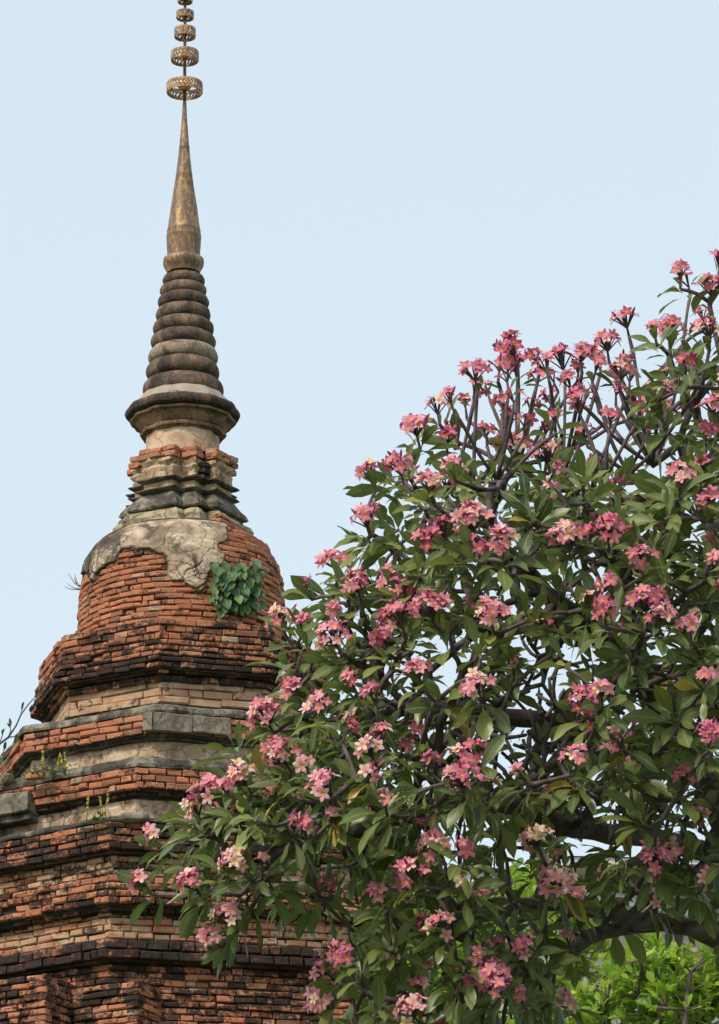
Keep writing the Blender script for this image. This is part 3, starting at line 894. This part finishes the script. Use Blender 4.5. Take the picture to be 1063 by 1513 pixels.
# skeleton of main limbs
SK = {0: [(1190, None, 22.6), (1175, 2400, 22.6), (1150, 1800, 22.6), (1130, 1500, 22.5)],
      1: [(1130, 1500, 22.5), (1063, 1385, 22.2), (960, 1362, 22), (880, 1385, 21.7), (800, 1440, 21.5), (640, 1490, 21.4)],
      2: [(1130, 1500, 22.5), (1100, 1270, 22.5), (1040, 1130, 22.3), (960, 1010, 22.1), (870, 925, 21.9), (800, 870, 21.8), (730, 790, 21.7)],
      3: [(1100, 1270, 22.5), (1000, 1242, 22.3), (870, 1238, 22), (740, 1190, 21.7), (620, 1195, 21.5), (500, 1240, 21.4), (400, 1260, 21.5)],
      4: [(1040, 1130, 22.3), (900, 1080, 22.4), (740, 1050, 22.2), (620, 1045, 22), (520, 1060, 21.8)],
      5: [(1100, 1270, 22.5), (1110, 1020, 22.5), (1060, 830, 22.4), (1000, 650, 22.3)],
      6: [(960, 1010, 22.1), (915, 860, 22.5), (870, 740, 22.6)],
      7: [(1130, 1500, 22.5), (1280, 1330, 22.6), (1360, 1050, 22.6)],
      8: [(870, 925, 21.9), (740, 930, 22.3), (620, 900, 22.1)],
      9: [(960, 1362, 22), (820, 1340, 22.4), (700, 1350, 22.3)]}
nodes, par, limb = [], [], []
def addnode(p, pr, l): nodes.append(np.array(p)); par.append(pr); limb.append(l); return len(nodes) - 1
for l, pts in SK.items():
    P3 = []
    for (px, py, Y) in pts:
        P3.append(at(px, py, Y) if py is not None else Vector((at(px, 2400, Y).x, Y, 0)))
    start = 0
    if l > 0:
        dd = [np.linalg.norm(n_ - np.array(P3[0])) for n_ in nodes]; prv = int(np.argmin(dd))
    else: prv = addnode(P3[0], -1, 0)
    for a_, b_ in zip(P3[:-1], P3[1:]):
        k = max(1, int((b_ - a_).length / .09))
        for i in range(1, k + 1):
            w_ = Vector((random.gauss(0, .008), random.gauss(0, .008), random.gauss(0, .008)))
            prv = addnode(a_.lerp(b_, i / k) + w_, prv, l)
T = np.array([np.array(t[0]) - np.array((0, 0, .1 if t[1] == 'f' else .0)) for t in tips])
N = np.array(nodes)
usable = np.array([1.0 if n_[2] > 6.3 else 0 for n_ in nodes])
D = np.linalg.norm(T[:, None] - N[None], axis=2) + (1 - usable)[None] * 99
near = D.argmin(1); nd = D.min(1)
alive = np.ones(len(T), bool); owner = [-1] * len(T)
STEP = .075
for it in range(90):
    if not alive.any(): break
    g = {}
    for i in np.nonzero(alive)[0]:
        g.setdefault(near[i], []).append(i)
    new = []
    for n_, ls in g.items():
        v = np.zeros(3)
        for i in ls:
            q_ = T[i] - nodes[n_]; v += q_ / (np.linalg.norm(q_) + 1e-6)
        L = np.linalg.norm(v)
        if L < 1e-3: v = T[ls[0]] - nodes[n_]; L = np.linalg.norm(v)
        v = v / L
        if par[n_] >= 0:
            pd = nodes[n_] - nodes[par[n_]]; pd = pd / (np.linalg.norm(pd) + 1e-9)
            v = v + .35 * pd
        v = v + np.array((0, 0, -.10 if nd[ls].mean() > .5 else .10))
        v = v + np.random.default_rng(it * 977 + int(n_)).normal(0, .12, 3)
        v = v / np.linalg.norm(v)
        new.append(addnode(nodes[n_] + v * STEP, int(n_), limb[n_]))
    for k in new:
        d = np.linalg.norm(T - nodes[k], axis=1)
        m = d < nd
        near[m] = k; nd[m] = d[m]
    for i in np.nonzero(alive)[0]:
        if nd[i] < STEP * 1.25 or it == 89:
            owner[i] = addnode(T[i], int(near[i]), limb[near[i]]); alive[i] = False
for i in np.nonzero(alive)[0]: owner[i] = addnode(T[i], int(near[i]), limb[near[i]])
owner = list(owner)
shoot_own = []
for (p, px, py, s) in SHOOTS:
    # each bare shoot leaves the nearest fork, leans out, then turns upward
    bi = min(range(len(bases)), key=lambda k: (bases[k][0] - p).length + random.uniform(0, .22))
    ti = next(i for i, t in enumerate(tips) if t[1] == 'x' and t[0] is bases[bi][0])
    st_ = owner[ti]; A = Vector(nodes[st_]); prv = st_
    lat = Vector((p.x - A.x, p.y - A.y, 0))
    n_ = max(3, int((p - A).length / .07))
    for i in range(1, n_ + 1):
        t = i / n_
        q_ = A + lat * (t ** .72) + Vector((0, 0, (p.z - A.z) * t ** 1.15)) + Vector((random.gauss(0, .007), random.gauss(0, .007), 0))
        prv = addnode(q_ if i < n_ else p - Vector((0, 0, .07)), prv, limb[prv])
    shoot_own.append(prv)
NN = len(nodes); ch = [[] for _ in range(NN)]
for i, p in enumerate(par):
    if p >= 0: ch[p].append(i)
istip = set(owner) | set(shoot_own)
# prune dead shoots that carry no tip
use = [False] * NN
for o in list(owner) + shoot_own:
    k = o
    while k >= 0 and not use[k]: use[k] = True; k = par[k]
for k in range(NN): ch[k] = [c for c in ch[k] if use[c]]
rad = [0.0] * NN
for k in range(NN - 1, -1, -1):
    if not use[k]: continue
    if not ch[k]: rad[k] = .0088
    else: rad[k] = max(.0095, sum(rad[c] ** 3.3 for c in ch[k]) ** (1 / 3.3))
order = [k for k in range(NN) if use[k]]
pos_ = [n_.copy() for n_ in nodes]
for _ in range(4):
    np_ = [p.copy() for p in pos_]
    for k in order:
        if par[k] >= 0 and ch[k] and k not in istip:
            m = sum(pos_[c] for c in ch[k]) / len(ch[k])
            np_[k] = pos_[k] * .5 + (pos_[par[k]] + m) * .25
    pos_ = np_
tree = empty('frangipani_tree', tuple(pos_[0]), 'large frangipani tree full of pink flowers and long green leaves in front of the stupa', 'tree')
parts = {}
heads = [(0, None)]
done = 0
stack = [(0, -1)]
while stack:
    k, p0 = stack.pop()
    chain = [] if p0 < 0 else [p0]
    key = limb[k]
    cur = k
    while True:
        chain.append(cur)
        if not ch[cur]: break
        nx_ = max(ch[cur], key=lambda c: (rad[c], limb[c] == limb[cur]))
        for c in ch[cur]:
            if c != nx_: stack.append((c, cur))
        cur = nx_
        if limb[cur] != key and key == 0: pass
    rs = [rad[c] for c in chain]
    if p0 >= 0: rs[0] = min(rs[0], rs[1] * 1.15)
    if key > 0: rs = [min(r, .056) for r in rs]
    if key == 0: rs = [min(r * 1.15, .2) for r in rs]
    mb = parts.setdefault(key, MB())
    tube(mb, [Vector(pos_[c]) for c in chain], [r * (1 + .16 * nz(tuple(pos_[c]), 9)) for r, c in zip(rs, chain)], 8 if max(rs) > .03 else 6, cap=True)
for key, mb in sorted(parts.items()):
    mb.build('trunk' if key == 0 else 'branch', M_BARK, tree, True)
# foliage and flower heads
mbF = MB(); ctr = np.array(at(1000, 1250, YT))
xm2 = MB()
nf = 0
for i, (p, kd, s, bare) in enumerate(tips):
    o = owner[i]; b = pos_[par[o]]; pb = pos_[par[par[o]]] if par[par[o]] >= 0 else b
    ax = Vector(pos_[o] - pb); ax.normalize()
    out = Vector(pos_[o] - ctr); out.normalize()
    ax = (ax + Vector((0, 0, .7)) + out * .35).normalized()
    px, py = proj(p)
    if kd == 'x':
        if i % 3 == 0: rosette(mbF, pos_[o], ax, 4, .15, .8, .5)
        continue
    if kd == 'l':
        low = 0.0
        # the lower, inner leaves are older and duller than those of the sunny top
        rosette(mbF, pos_[o], ax, random.choice((7, 8, 9, 10, 11)), random.uniform(.165, .215), random.uniform(.4, 1.2) + .35 * (py > 1150), random.choice((.3, .42, .5, .62)))
    else:
        fm = MB(); sm = MB()
        hue = random.choice((.3, .4, .5, .55, .62, .68)) + (.12 if py > 1180 else 0) + (-.06 if py < 720 else 0)
        if bare: hue -= .12; s *= .85
        bloom(fm, sm, pos_[o], Vector((0, 0, 1)) * .5 + out * .4 + Vector((0, -.35, 0)), s * .93, hue)
        fo = fm.build('flower_cluster', M_PETAL, tree)
        so_ = sm.build('stalk', M_BARK, None); so_.parent = fo
        if not bare:
            rosette(mbF, Vector(pos_[o]) - ax * .02, ax, random.choice((6, 7, 8)), random.uniform(.16, .205), random.uniform(.7, 1.4), random.choice((.35, .5, .65)))
        nf += 1
        # a smaller second head beside it, part of the same cluster
xm = MB()
for i, (p, kd, s, bare) in enumerate(tips):     # small side clusters among the front leaves
    if kd == 'l' and random.random() < (.48 if p.y < YT else .10):
        k_ = Vector(pos_[owner[i]])
        bloom(xm, xm2, k_, Vector((random.gauss(0, .4), -.7, random.uniform(.2, 1))), random.uniform(.38, .62), random.choice((.3, .45, .55, .65, .72)))
for (p, px, py, s), o in zip(SHOOTS, shoot_own):
    big = s >= .7
    fm = MB() if big else xm; sm = MB() if big else xm2
    bloom(fm, sm, pos_[o], Vector((random.gauss(0, .25), random.gauss(0, .2) - .2, 1)), s * 1.12, random.choice((.2, .3, .4, .5)))
    if big:
        fo = fm.build('flower_cluster', M_PETAL, tree); so_ = sm.build('stalk', M_BARK, None); so_.parent = fo
    if random.random() < .3: rosette(mbF, pos_[o], Vector((0, 0, 1)), 3, .12, .4, .45)
so_ = xm.build('small_blossoms', M_PETAL, tree); so_['kind'] = 'stuff'
xm2.build('blossom_stalks', M_BARK, tree)['kind'] = 'stuff'
mbF.build('foliage', M_LEAF, tree, True)
print('nodes', len(order), 'flowers', nf, 'leaf faces', len(mbF.f))

# ------------------------------------------------------------------ plants rooted in the stupa
def pick(px, py, rpx):
    """point on the stupa's front where the pixel row meets radius rpx (photo px)"""
    r = ray(px, py); x = (px - 269) / 1.0
    dep = math.sqrt(max(0, rpx * rpx - x * x))
    z = zat(py, dep, px)
    return P(x * MPP, dep * MPP, z)
random.seed(3)
fb = pick(350, 868, 152)
fig = empty('fig_seedling', fb, 'leafy green fig seedling with heart shaped leaves hanging from the brick bell', 'plant')
mb = MB(); st = MB()
for i in range(100):
    u, v = random.uniform(-1, 1), random.uniform(-1, 1.15)
    if abs(u) > .75 and v < -.3 and u > 0: continue
    px, py = 350 + 36 * u, 872 + 32 * v - 6 - 10 * u * u
    b = pick(px, py, 152) + D0 * random.uniform(.03, .16)
    ll = random.uniform(.13, .20) * (1 if px > 325 or py < 870 else .55)
    leaf(mb, b, Vector((random.gauss(0, .25), 0, -.6)) + D0 * random.uniform(.1, .5), D0 * 1 + Vector((0, 0, .4)), ll, ll * random.uniform(.5, .66), .4, .3, random.random() ** 1.6, .1, 6, .4)
    if i % 3 == 0: tube(st, [fb - D0 * .05, (fb + b) / 2 + D0 * .03 + Vector((0, 0, .03)), b], [.012, .008, .004], 5)
for i in range(14):
    b = pick(318 + random.uniform(-8, 12), 890 + random.uniform(-12, 12), 152) + D0 * .05
    leaf(mb, b, Vector((random.gauss(0, .6), 0, random.uniform(-.8, .5))) + D0 * .4, D0, .055, .03, .3, .2, random.random() * .6)
mb.build('foliage', M_IVY, fig, True); st.build('stem', M_TWIG, fig, True)
def weed(px, py, rpx, n, h, label):
    b0 = pick(px, py, rpx)
    e = empty('flowering_weed', b0, label, 'plant', 'yellow-flowered weeds on the ledges')
    lf, stm, fl = MB(), MB(), MB()
    for k in range(n):
        b = b0 + R0 * random.gauss(0, .045 * n / 2) + D0 * random.uniform(0, .06)
        top = b + Vector((random.gauss(0, .03), random.gauss(0, .03), h * random.uniform(.7, 1.1)))
        tube(stm, [b, b.lerp(top, .5) + R0 * random.gauss(0, .01), top], [.006, .005, .003], 5)
        for j in range(26):
            t = random.uniform(.45, 1)
            c = b.lerp(top, t); a_ = random.random() * 6.28
            d = Vector((math.cos(a_), math.sin(a_), .5))
            flower(fl, c + d * .010, d, .0125 * (1.25 - .5 * t), .5)
    for j in range(46):
        b = b0 + R0 * random.gauss(0, .07) + D0 * random.uniform(-.02, .08) + Vector((0, 0, abs(random.gauss(0, .05))))
        a_ = random.random() * 6.28
        leaf(lf, b, Vector((math.cos(a_), math.sin(a_), .5)), (0, 0, 1), random.uniform(.05, .09), .028, .4, .2, random.random() * .5)
    lf.build('leaves', M_IVY, e, True); stm.build('stem', M_IVY, e, True); fl.build('blossoms', M_YEL, e)
weed(72, 1147, 345, 2, .34, 'thin yellow-flowered weed at the left end of the upper ledge')
weed(97, 1148, 345, 3, .34, 'bushier yellow-flowered weed above the long grey slab, right of a thinner one')
weed(154, 1216, 424, 3, .32, 'lone yellow-flowered weed on the lower ledge by the plaster band')
# dry twig at the left of the bell
b = P(-151 * MPP, 0, zat(872))
e = empty('dry_twig', b, 'dry leafless little twig sticking out of the left side of the bell', 'twig')
mb = MB()
for k in range(6):
    d = -R0 * random.uniform(.3, 1) + Vector((0, 0, random.uniform(-.6, 1.4))) + D0 * random.uniform(-.3, .3)
    d.normalize(); L = random.uniform(.1, .24)
    tube(mb, [b + R0 * .05, b + d * L * .5, b + d * L + Vector((0, 0, .03))], [.007, .005, .003], 5)
mb.build('stem', M_TWIG, e, True)
# loose stones
def stone(px, py, rpx, sx, sz, label, mat=M_GREY):
    b = pick(px, py, rpx)
    mb = MB(); vs, fs = [], []
    n, m_ = 14, 8
    for j in range(m_ + 1):
        f_ = math.pi * j / m_
        for i in range(n):
            t = 2 * math.pi * i / n
            x, y, z = math.sin(f_) * math.cos(t), math.sin(f_) * math.sin(t), math.cos(f_)
            q = lambda v_: math.copysign(abs(v_) ** .55, v_)
            p = Vector((q(x) * sx, q(y) * .12, q(z) * sz))
            k = 1 + .12 * nz(tuple(p), 6, px)
            vs.append(b + R0 * p.x * k + D0 * p.y * k + Vector((0, 0, p.z * k + sz * .9)))
    for j in range(m_):
        for i in range(n): fs.append((j * n + i, j * n + (i + 1) % n, (j + 1) * n + (i + 1) % n, (j + 1) * n + i))
    mb.add(vs, fs, (.7, .25, 0))
    o = mb.build('loose_stone', mat)
    o['label'] = label; o['category'] = 'stone'
stone(207, 1215, 415, .155, .05, 'pale flat loose slab lying on the ledge between the tiers')
stone(26, 1158, 330, .07, .05, 'small dark rounded stone on top of the long grey slab at the left')
mb = MB(); b = pick(66, 1151, 338)
box(mb, b + Vector((0, 0, .03)), (R0 * .95 + D0 * .3).normalized() * .10, (D0 * .95 - R0 * .3).normalized() * .05, Vector((.004, 0, .03)), (.75, .15, 0))
o = mb.build('loose_brick', M_BRICK); o['label'] = 'single orange loose brick on the ledge in front of the yellow weeds'; o['category'] = 'brick'


# ------------------------------------------------------------------ sparse tree at the left edge
def simple_tree(name, label, trunkx, Y, crown_pts, mat_l, mat_b, leaf_fn, rtip, step=.15, zfork=None, seed=1, group=None, cat='tree'):
    random.seed(seed)
    Tn = [np.array(p) for p in crown_pts]
    zc = min(p[2] for p in Tn) - .4 if zfork is None else zfork
    nd_, pr_ = [np.array((trunkx, Y, 0.0))], [-1]
    k = int(zc / .3)
    for i in range(1, k + 1):
        nd_.append(np.array((trunkx + .05 * math.sin(i * .3), Y + .05 * math.cos(i * .25), zc * i / k))); pr_.append(i - 1)
    Ta = np.array(Tn); Nn = np.array(nd_)
    DD = np.linalg.norm(Ta[:, None] - Nn[None], axis=2) + np.where(Nn[:, 2] < zc - .5, 50, 0)[None]
    nr = DD.argmin(1); dn = DD.min(1); al = np.ones(len(Ta), bool); own = [-1] * len(Ta)
    for it in range(120):
        if not al.any(): break
        g = {}
        for i in np.nonzero(al)[0]: g.setdefault(int(nr[i]), []).append(i)
        new = []
        for n_, ls in g.items():
            v = sum((Ta[i] - nd_[n_]) / (np.linalg.norm(Ta[i] - nd_[n_]) + 1e-6) for i in ls)
            v = v / (np.linalg.norm(v) + 1e-6) + np.array([random.gauss(0, .15) for _ in range(3)]); v /= np.linalg.norm(v)
            nd_.append(nd_[n_] + v * step); pr_.append(n_); new.append(len(nd_) - 1)
        for q in new:
            d = np.linalg.norm(Ta - nd_[q], axis=1); m = d < dn; nr[m] = q; dn[m] = d[m]
        for i in np.nonzero(al)[0]:
            if dn[i] < step * 1.2 or it == 119:
                nd_.append(Ta[i]); pr_.append(int(nr[i])); own[i] = len(nd_) - 1; al[i] = False
    n = len(nd_); cc = [[] for _ in range(n)]
    us = [False] * n
    for o in own:
        q = o
        while q >= 0 and not us[q]: us[q] = True; q = pr_[q]
    for i, p in enumerate(pr_):
        if p >= 0 and us[i]: cc[p].append(i)
    rd = [0] * n
    for q in range(n - 1, -1, -1):
        if us[q]: rd[q] = rtip if not cc[q] else sum(rd[c] ** 2.4 for c in cc[q]) ** (1 / 2.4)
    root = empty(name, (trunkx, Y, 0), label, cat, group)
    mb = MB(); st = [(0, -1)]
    while st:
        q, p0 = st.pop(); chn = [] if p0 < 0 else [p0]
        while True:
            chn.append(q)
            if not cc[q]: break
            nx_ = max(cc[q], key=lambda c: rd[c])
            st += [(c, q) for c in cc[q] if c != nx_]; q = nx_
        rs = [rd[c] for c in chn]
        if p0 >= 0: rs[0] = rs[1]
        tube(mb, [Vector(nd_[c]) for c in chn], rs, 6)
    mb.build('trunk', mat_b, root, True)
    lm = MB()
    for i, o in enumerate(own):
        ax = Vector(nd_[o] - nd_[pr_[o]]).normalized()
        leaf_fn(lm, Vector(nd_[o]), ax)
    lm.build('crown', mat_l, root, True)
    return root
random.seed(21)
YL = 50.0
sroot = at(-110, 1300, YL)
sap = empty('sapling', (sroot.x, YL, 0), 'thin almost bare sapling with small buds, at the left edge beside the stupa', 'tree')
BR = [[(-112, 1300), (-105, 1220), (-80, 1160), (-45, 1125), (-10, 1106), (12, 1090), (24, 1072), (31, 1056), (41, 1042), (50, 1032)],
      [(-105, 1220), (-60, 1170), (-25, 1142), (2, 1116), (14, 1107), (22, 1100)], [(-80, 1160), (-40, 1165), (-12, 1152), (4, 1138), (12, 1128)],
      [(12, 1090), (22, 1088), (28, 1082)], [(12, 1090), (16, 1080), (15, 1075)], [(31, 1056), (32, 1051)], [(-10, 1106), (0, 1096), (4, 1086)],
      [(-105, 1220), (-120, 1150), (-110, 1080), (-90, 1020)], [(-110, 1080), (-70, 1050), (-50, 1010)], [(-45, 1125), (-40, 1080), (-25, 1050)], [(-112, 1300), (-170, 1180), (-180, 1100)],
      [(2, 1116), (6, 1110), (4, 1108)], [(-12, 1152), (2, 1160), (12, 1150)]]
mb, lm = MB(), MB()
tube(mb, [Vector((sroot.x, YL, 0)), Vector((sroot.x + .1, YL, sroot.z * .5)), sroot], [.07, .05, .022], 8)
for q_, br in enumerate(BR):
    pts = [at(x, y, YL + .1 * math.sin(x * .07 + q_)) for x, y in br]
    r0_ = (.020, .012, .011)[q_] if q_ < 3 else .008
    tube(mb, pts, [r0_ + (.006 - r0_) * i / (len(pts) - 1) for i in range(len(pts))], 6)
    ax = (pts[-1] - pts[-2]).normalized()
    for k in range(2):
        d = (ax + Vector((random.gauss(0, .45), random.gauss(0, .4), .6))).normalized()
        leaf(lm, pts[-1] - ax * .02, d, Vector((0, 0, 1)), random.uniform(.07, .13), .04, .1, .5, random.random() * .3, .1, 5)
for (px, py, L) in ((-6, 1130, .16),):
    leaf(lm, at(px, py + 8, YL), Vector((.4, -.3, .8)), Vector((0, -1, .3)), L, L * .5, .1, .2, .4, .1, 6)
mb.build('trunk', M_TWIG, sap, True); lm.build('crown', M_IVY, sap, True)

# ------------------------------------------------------------------ bright green trees behind the frangipani
def blob_tree(name, label, px0, px1, ytop, Y, dep, n, seed, dens_fn=None):
    random.seed(seed); pts = []
    while len(pts) < n:
        px = random.uniform(px0, px1)
        u = (px - (px0 + px1) / 2) / ((px1 - px0) / 2)
        yt = ytop + 70 * u * u + 22 * math.sin(px * .045 + seed) + 12 * math.sin(px * .13)
        py = yt + (1950 - yt) * random.random() ** 1.8
        w_ = 1.0 - .5 * u * u
        p = at(px, py, Y + random.uniform(-1, 1) * dep * w_)
        pts.append(p)
    def lfn(mb, p, ax):
        ax = (ax + Vector((0, 0, .9))).normalized()
        u_, v_ = frame(ax); tn = random.random()
        for k in range(random.choice((5, 6, 7, 8))):
            a_ = k * 2.4 + random.random(); e = random.uniform(.3, 1.2)
            d = ax * math.cos(e) + (u_ * math.cos(a_) + v_ * math.sin(a_)) * math.sin(e)
            L = random.uniform(.08, .125)
            leaf(mb, p + d * .01 - ax * random.uniform(0, .08), d, ax, L, L * .48, .25, .25, min(1, max(0, random.gauss(tn, .2))), .1, 4, .6)
    c = at((px0 + px1) / 2, 1930, Y)
    return simple_tree(name, label, c.x, Y, pts, M_BUSH, M_TWIG, lfn, .006, .14, c.z - .3, seed)
blob_tree('broadleaf_tree', 'bright yellow-green bushy tree in the lower right corner behind the frangipani', 850, 1200, 1398, 33, .8, 1400, 31)
blob_tree('broadleaf_tree', 'green bushy tree seen through the frangipani, below the pink-white eaves', 610, 900, 1300, 36, .8, 900, 32)

# ------------------------------------------------------------------ building far right
M_WALLP = mat_plain('pink_wall', (.62, .50, .50), .85, .08, 1.2)
M_ROOF = mat_plain('grey_roof', (.17, .155, .145), .8, .25, 3)
M_FASC = mat_plain('white_fascia', (.74, .68, .70), .6, .05, 3)
M_DARK = mat_plain('window_glass', (.03, .035, .04), .15, .1, 1)
def hb(mb, a0, a1, b0, b1, z0, z1): box(mb, C((a0 + a1) / 2, (b0 + b1) / 2, (z0 + z1) / 2), ux * (a1 - a0) / 2, uy * (b1 - b0) / 2, uz * (z1 - z0) / 2)
uz = Vector((0, 0, 1))
def set_house(px, py, Y, deg):
    global ux, uy, org, C, ZE, bc
    bc = at(px, py, Y); ang = R_(deg)
    ux = Vector((math.cos(ang), math.sin(ang), 0)); uy = Vector((-math.sin(ang), math.cos(ang), 0))
    org = bc.copy(); org.z = 0; ZE = bc.z
    C = lambda a, b_, z: org + ux * a + uy * b_ + uz * z
def hip(mb, LX, LY, z, h, ins):
    vs = [C(-.15, -.15, z), C(LX + .15, -.15, z), C(LX + .15, LY + .15, z), C(-.15, LY + .15, z), C(ins, LY / 2, z + h), C(LX - ins, LY / 2, z + h)]
    mb.add(vs, [(0, 1, 5, 4), (1, 2, 5), (2, 3, 4, 5), (3, 0, 4), (0, 3, 2, 1)])
# long low hall farther back
set_house(850, 1268, 84, 6)
hall = empty('long_hall', (bc.x, bc.y, 0), 'long hall with a low grey roof, faintly visible behind the thick lower branches', 'building')
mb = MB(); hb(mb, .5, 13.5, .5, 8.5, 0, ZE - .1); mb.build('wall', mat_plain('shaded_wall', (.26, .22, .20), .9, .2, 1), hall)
mb = MB(); hip(mb, 14, 9, ZE, .9, 3.5); mb.build('roof', M_ROOF, hall)
mb = MB(); hb(mb, -.1, 14.1, -.1, 9.1, ZE - .1, ZE - .004); mb.build('fascia', M_FASC, hall)
set_house(700, 1282, 66, 33)
house = empty('pink_house', (bc.x, bc.y, 0), 'pale pink house with a white fascia under its grey roof, behind the frangipani', 'building')
LX, LY = 9.0, 8.0
mb = MB(); hb(mb, .4, LX - .4, .4, LY - .4, 0, ZE - .25); mb.build('wall', M_WALLP, house)
mb = MB(); hb(mb, 0, LX, 0, LY, ZE - .20, ZE - .02); mb.build('fascia', M_FASC, house)
mb = MB(); hip(mb, LX, LY, ZE, 1.0, 3.0); mb.build('roof', M_ROOF, house)
for fl_ in range(4):
    for k in range(4):
        mb = MB(); x = .9 + k * 2.2; z = ZE - 1.9 - fl_ * 3.1
        hb(mb, x, x + 1.2, .36, .45, z - 1.3 + .7, z + .7)
        wo = mb.build('window', M_DARK, house)
        mf = MB()
        for (a0, a1, z0_, z1_) in ((x - .08, x, -.6, .7), (x + 1.2, x + 1.28, -.6, .7), (x - .08, x + 1.28, .7, .78), (x - .12, x + 1.32, -.7, -.6), (x + .57, x + .63, -.6, .7)):
            hb(mf, a0, a1, .33, .47, z + z0_, z + z1_)
        fo = mf.build('frame', M_FASC, None); fo.parent = wo
